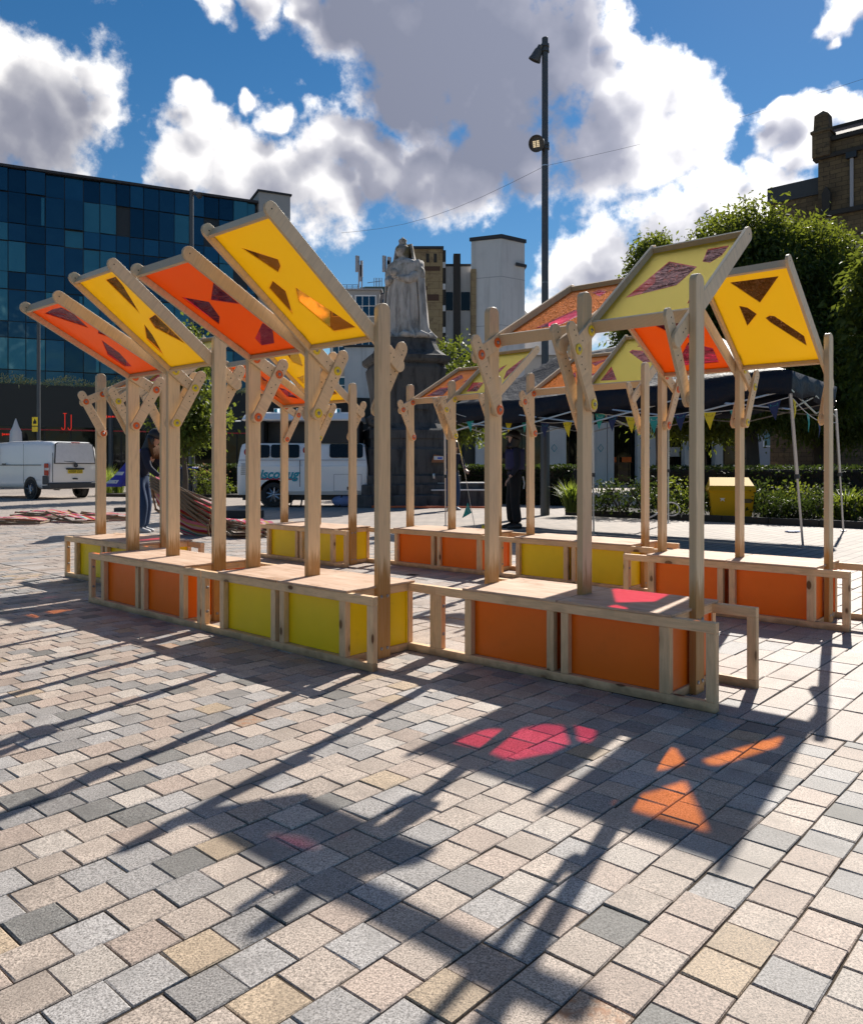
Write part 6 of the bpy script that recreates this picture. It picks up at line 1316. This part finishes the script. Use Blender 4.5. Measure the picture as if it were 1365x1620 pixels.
def head(parent, c, yaw, pitch, mat, hair, long_=0.0):
    "face details on the head: eyes, brows, nose, mouth, ears, hair"
    M = Matrix.Translation(c) @ Matrix.Rotation(yaw, 4, 'Z') @ Matrix.Rotation(pitch, 4, 'X')      # face looks along local -y
    f = MB(); f.sphere((0, -.105, -.012), .018, 8, 6, sc3=(.75, 1, 1.3), M=M); 
    for s in (-1, 1): f.sphere((s * .083, .005, -.005), .024, 8, 6, sc3=(.4, .8, 1.3), M=M)
    f.build('nose_and_ears', mat, parent, True)
    e = MB(); 
    for s in (-1, 1): e.sphere((s * .034, -.088, .018), .012, 8, 6, sc3=(1.2, .6, .7), M=M); e.tube([M @ Vector((s * .018, -.094, .040)), M @ Vector((s * .052, -.082, .042))], .005, 5)
    e.build('eyes', EYE, parent, True); mo = MB(); mo.tube([M @ Vector((-.024, -.088, -.055)), M @ Vector((0, -.094, -.054)), M @ Vector((.024, -.088, -.055))], .006, 5); mo.build('mouth', plain('lip', (.30, .10, .08), .5), parent, True)
    h = MB(); rings = []
    for k in range(9):
        t = k / 8; a_ = pi * .5 * t; rings.append([M @ Vector((.098 * sin(a_ + .02) * cos(b_) , .018 + .112 * sin(a_ + .02) * sin(b_), .02 + .125 * cos(a_))) for b_ in [2 * pi * i / 16 for i in range(16)]])
    # drop the back and sides down
    drop = [[p + (M.to_3x3() @ Vector((0, .012 * q, -.045 * q))) * (1 if True else 0) for p in rings[-1]] for q in (0,)]
    h.loft(rings, cap=True)
    bk = []
    for q in range(7):
        tt = q / 6; row = []
        for i in range(11):
            b_ = -.15 * pi + 1.3 * pi * i / 10; row.append(M @ Vector((.104 * cos(b_) * (1 + .12 * tt), .022 + .112 * sin(b_) * (1 + .1 * tt), .02 - tt * (.11 + long_))))
        bk.append(row)
    h.loft(bk, cap=False, closed=False); o = h.build('hair', hair, parent, True); md = o.modifiers.new('thick', 'SOLIDIFY'); md.thickness = .02; return o
def person(loc, rz, label, J, skinmat, top, trouser, shoe, hair, yaw, pitch, long_, sleeve=True, hands=((.6, None), (.6, None))):
    r = tag(empty('person', tuple(loc), rz), label, 'person')
    J = {k: Vector(v) for k, v in J.items()}
    v = lambda k, *rad: (*J[k], *rad)
    V = {'pelvis': v('pelvis', .125, .10), 'waist': v('waist', .11, .085), 'chest': v('chest', .135, .10), 'neck0': v('neck0', .07), 'neck1': v('neck1', .05), 'head0': v('head0', .075, .085), 'head1': v('head1', .080, .092), 'head2': v('head2', .055, .06)}
    E = [('pelvis', 'waist'), ('waist', 'chest'), ('chest', 'neck0'), ('neck0', 'neck1'), ('neck1', 'head0'), ('head0', 'head1'), ('head1', 'head2')]
    for s in 'LR':
        V['sh' + s] = v('sh' + s, .058); V['el' + s] = v('el' + s, .042); V['wr' + s] = v('wr' + s, .027); E += [('chest', 'sh' + s), ('sh' + s, 'el' + s), ('el' + s, 'wr' + s)]
        V['hip' + s] = v('hip' + s, .085); V['kn' + s] = v('kn' + s, .06); V['an' + s] = v('an' + s, .042); E += [('pelvis', 'hip' + s), ('hip' + s, 'kn' + s), ('kn' + s, 'an' + s)]
    skin('body', V, E, skinmat, r)
    g = .018
    T = {'pelvis': v('pelvis', .15, .125)}; TE = []
    for s in 'LR':
        T['hip' + s] = v('hip' + s, .112); T['kn' + s] = v('kn' + s, .092); T['an' + s] = (*(J['an' + s] + Vector((0, 0, -.01))), .088); TE += [('pelvis', 'hip' + s), ('hip' + s, 'kn' + s), ('kn' + s, 'an' + s)]
    T['waist'] = v('waist', .132, .108); TE.append(('pelvis', 'waist')); skin('trousers', T, TE, trouser, r)
    U = {'waist': v('waist', .14, .112), 'chest': v('chest', .16, .125), 'neck0': (*(J['neck0'] - Vector((0, 0, .03))), .075), 'hem': (*(J['pelvis'] * .5 + J['waist'] * .5), .15, .12)}; UE = [('waist', 'chest'), ('chest', 'neck0'), ('waist', 'hem')]
    for s in 'LR':
        w_ = J['el' + s].lerp(J['wr' + s], .85 if sleeve else 0.0); U['sh' + s] = v('sh' + s, .078); U['el' + s] = v('el' + s, .060); U['wr' + s] = (*w_, .044); UE += [('chest', 'sh' + s), ('sh' + s, 'el' + s), ('el' + s, 'wr' + s)]
    skin('jacket', U, UE, top, r)
    for i, s in enumerate('LR'):
        d = (J['wr' + s] - J['el' + s]).normalized(); hd2 = hands[i][1] or d; hand_mesh(r, J['wr' + s] + d * .01, hd2, hands[i][0], skinmat)
        a = J['an' + s]; fm = MB(); fd = Vector((0, -1, 0)); fm.loft([[Vector((a.x + x * w, a.y + y, z)) for x, z in ((-1, 0), (1, 0), (.9, h_ * .7), (.5, h_), (-.5, h_), (-.9, h_ * .7))] for y, w, h_ in ((.075, .032, .07), (.05, .042, .095), (-.02, .044, .095), (-.09, .048, .065), (-.15, .046, .05), (-.185, .03, .035))]); fm.build('shoe', shoe, r, True)
    head(r, (J['head0'] + J['head1']) / 2 + Vector((0, 0, .0)), yaw, pitch, skinmat, hair, long_); return r
# woman lifting deckchairs: facing right (+x), leaning forward. local -y is the way the feet point
def bent(a, z): return None
P1 = at(226, 13.3)
p1 = person(P1, R(82), 'woman with long dark hair bending over a bundle of deckchairs, blue vest and jeans', {
    'pelvis': (0, .06, .90), 'waist': (0, .02, 1.06), 'chest': (0, -.10, 1.27), 'neck0': (0, -.15, 1.40), 'neck1': (0, -.19, 1.46), 'head0': (0, -.23, 1.53), 'head1': (0, -.235, 1.60), 'head2': (0, -.22, 1.665),
    'shL': (.17, -.10, 1.34), 'elL': (.20, -.24, 1.10), 'wrL': (.14, -.44, .98), 'shR': (-.17, -.12, 1.34), 'elR': (-.20, -.20, 1.08), 'wrR': (-.14, -.40, .90),
    'hipL': (.09, .05, .84), 'knL': (.10, -.02, .47), 'anL': (.10, .04, .09), 'hipR': (-.09, .05, .84), 'knR': (-.10, -.06, .47), 'anR': (-.10, .0, .09)}, SKIN, NAVY, DENIM, SHOEW, HAIR, 0, R(22), .26, True, ((1.5, (0, -.8, -.5)), (1.5, (0, -.8, -.5))))
hh = MB()
for i in range(9): x = -.10 + .025 * i; hh.tube([(x, -.16, 1.56), (x * 1.2, -.20, 1.42), (x * 1.1, -.24, 1.28 + .02 * (i % 3)), (x, -.23, 1.22 + .03 * (i % 2))], [.03, .035, .028, .01], 6)
hh.build('long_hair', plain('hair_brown', (.10, .048, .022), .8, var=.3, nscale=40, spec=.1), p1, True)
vm = MB(); rg = []
for k in range(9):                                                 # unzipped vest swinging away from her back
    t = k / 8; row = []
    for i in range(13):
        a = -.05 * pi + 1.1 * pi * i / 12; rr = .19 + .05 * t; row.append(Vector((rr * cos(a) * 1.05, -.06 + .36 * t + (rr * .85) * sin(a) * (1 + .9 * t * t), 1.38 - .62 * t)))
    rg.append(row)
vm.loft(rg, cap=False, closed=False); o = vm.build('hi_vis_vest', VEST, p1, True); md = o.modifiers.new('thick', 'SOLIDIFY'); md.thickness = .008
for tz in (.60, .82):
    bd_ = MB(); rg = []
    for t in (tz, tz + .09):
        row = []
        for i in range(13):
            a = -.05 * pi + 1.1 * pi * i / 12; rr = .196 + .05 * t; row.append(Vector((rr * cos(a) * 1.05, -.05 + .36 * t + (rr * .85) * sin(a) * (1 + .9 * t * t), 1.38 - .62 * t)))
        rg.append(row)
    bd_.loft(rg, cap=False, closed=False); bd_.build('reflective_band', SILVER, p1, True)
# woman in black by the gazebo, looking up and raising one hand
P2 = at(812, 14.2)
p2 = person(P2, R(-82), 'woman in black trousers and dark vest looking up with one hand raised by the gazebo', {
    'pelvis': (0, .02, .93), 'waist': (0, .02, 1.08), 'chest': (0, .03, 1.30), 'neck0': (0, .03, 1.43), 'neck1': (0, .01, 1.49), 'head0': (0, -.02, 1.56), 'head1': (0, -.015, 1.63), 'head2': (0, .02, 1.69),
    'shL': (.17, .02, 1.37), 'elL': (.22, .02, 1.10), 'wrL': (.20, -.12, .90), 'shR': (-.17, .02, 1.37), 'elR': (-.24, -.16, 1.26), 'wrR': (-.15, -.22, 1.50),
    'hipL': (.09, .02, .86), 'knL': (.10, .0, .48), 'anL': (.11, .05, .09), 'hipR': (-.09, .02, .86), 'knR': (-.10, -.03, .48), 'anR': (-.11, .0, .09)}, SKIN2, NAVY, BLACKC, SHOE, HAIR, 0, R(-24), .10, True, ((.5, None), (.3, (.1, -.1, .95))))
vt = MB(); rg = []
for k in range(6):
    t = k / 5; rg.append([Vector((.20 * cos(a) * (1 + .03 * t), .03 + .165 * sin(a), 1.40 - .36 * t)) for a in [2 * pi * i / 18 for i in range(19)]][:-1])
vt.loft(rg, cap=False); o = vt.build('tabard', plain('navy_vest', (.014, .014, .075), .7), p2, True); md = o.modifiers.new('thick', 'SOLIDIFY'); md.thickness = .008
bd_ = MB(); bd_.tube([(-.02, .19, 1.42), (-.12, .20, 1.30), (-.16, .15, 1.16), (-.10, .20, 1.08)], .018, 6); bd_.build('reflective_band', SILVER, p2, True); MB().cyl((-.14, .15, 1.02), (-.14, .15, 1.03), .09).build('pouch_hem', SKIN2, p2) if False else None
kk = MB(); kk.tube([(.13, .14, .92), (.15, .16, .80), (.14, .15, .70)], .012, 5); kk.build('lanyard', RENDERW, p2)
# person half hidden behind a back-row post
P3 = at(716, 20.0)
person(P3, R(35), 'person in a dark padded jacket and jeans mostly hidden behind a back row post', {
    'pelvis': (0, .03, .92), 'waist': (0, 0, 1.07), 'chest': (0, -.05, 1.28), 'neck0': (0, -.07, 1.42), 'neck1': (0, -.08, 1.48), 'head0': (0, -.10, 1.55), 'head1': (0, -.10, 1.62), 'head2': (0, -.08, 1.68),
    'shL': (.19, -.04, 1.36), 'elL': (.30, -.04, 1.12), 'wrL': (.26, -.20, 1.02), 'shR': (-.19, -.04, 1.36), 'elR': (-.26, -.06, 1.10), 'wrR': (-.20, -.22, 1.0),
    'hipL': (.09, .03, .86), 'knL': (.12, -.03, .47), 'anL': (.13, .05, .09), 'hipR': (-.09, .03, .86), 'knR': (-.10, -.02, .47), 'anR': (-.10, 0, .09)}, SKIN2, NAVY, DENIM, SHOEW, HAIR, 0, R(10), .0)
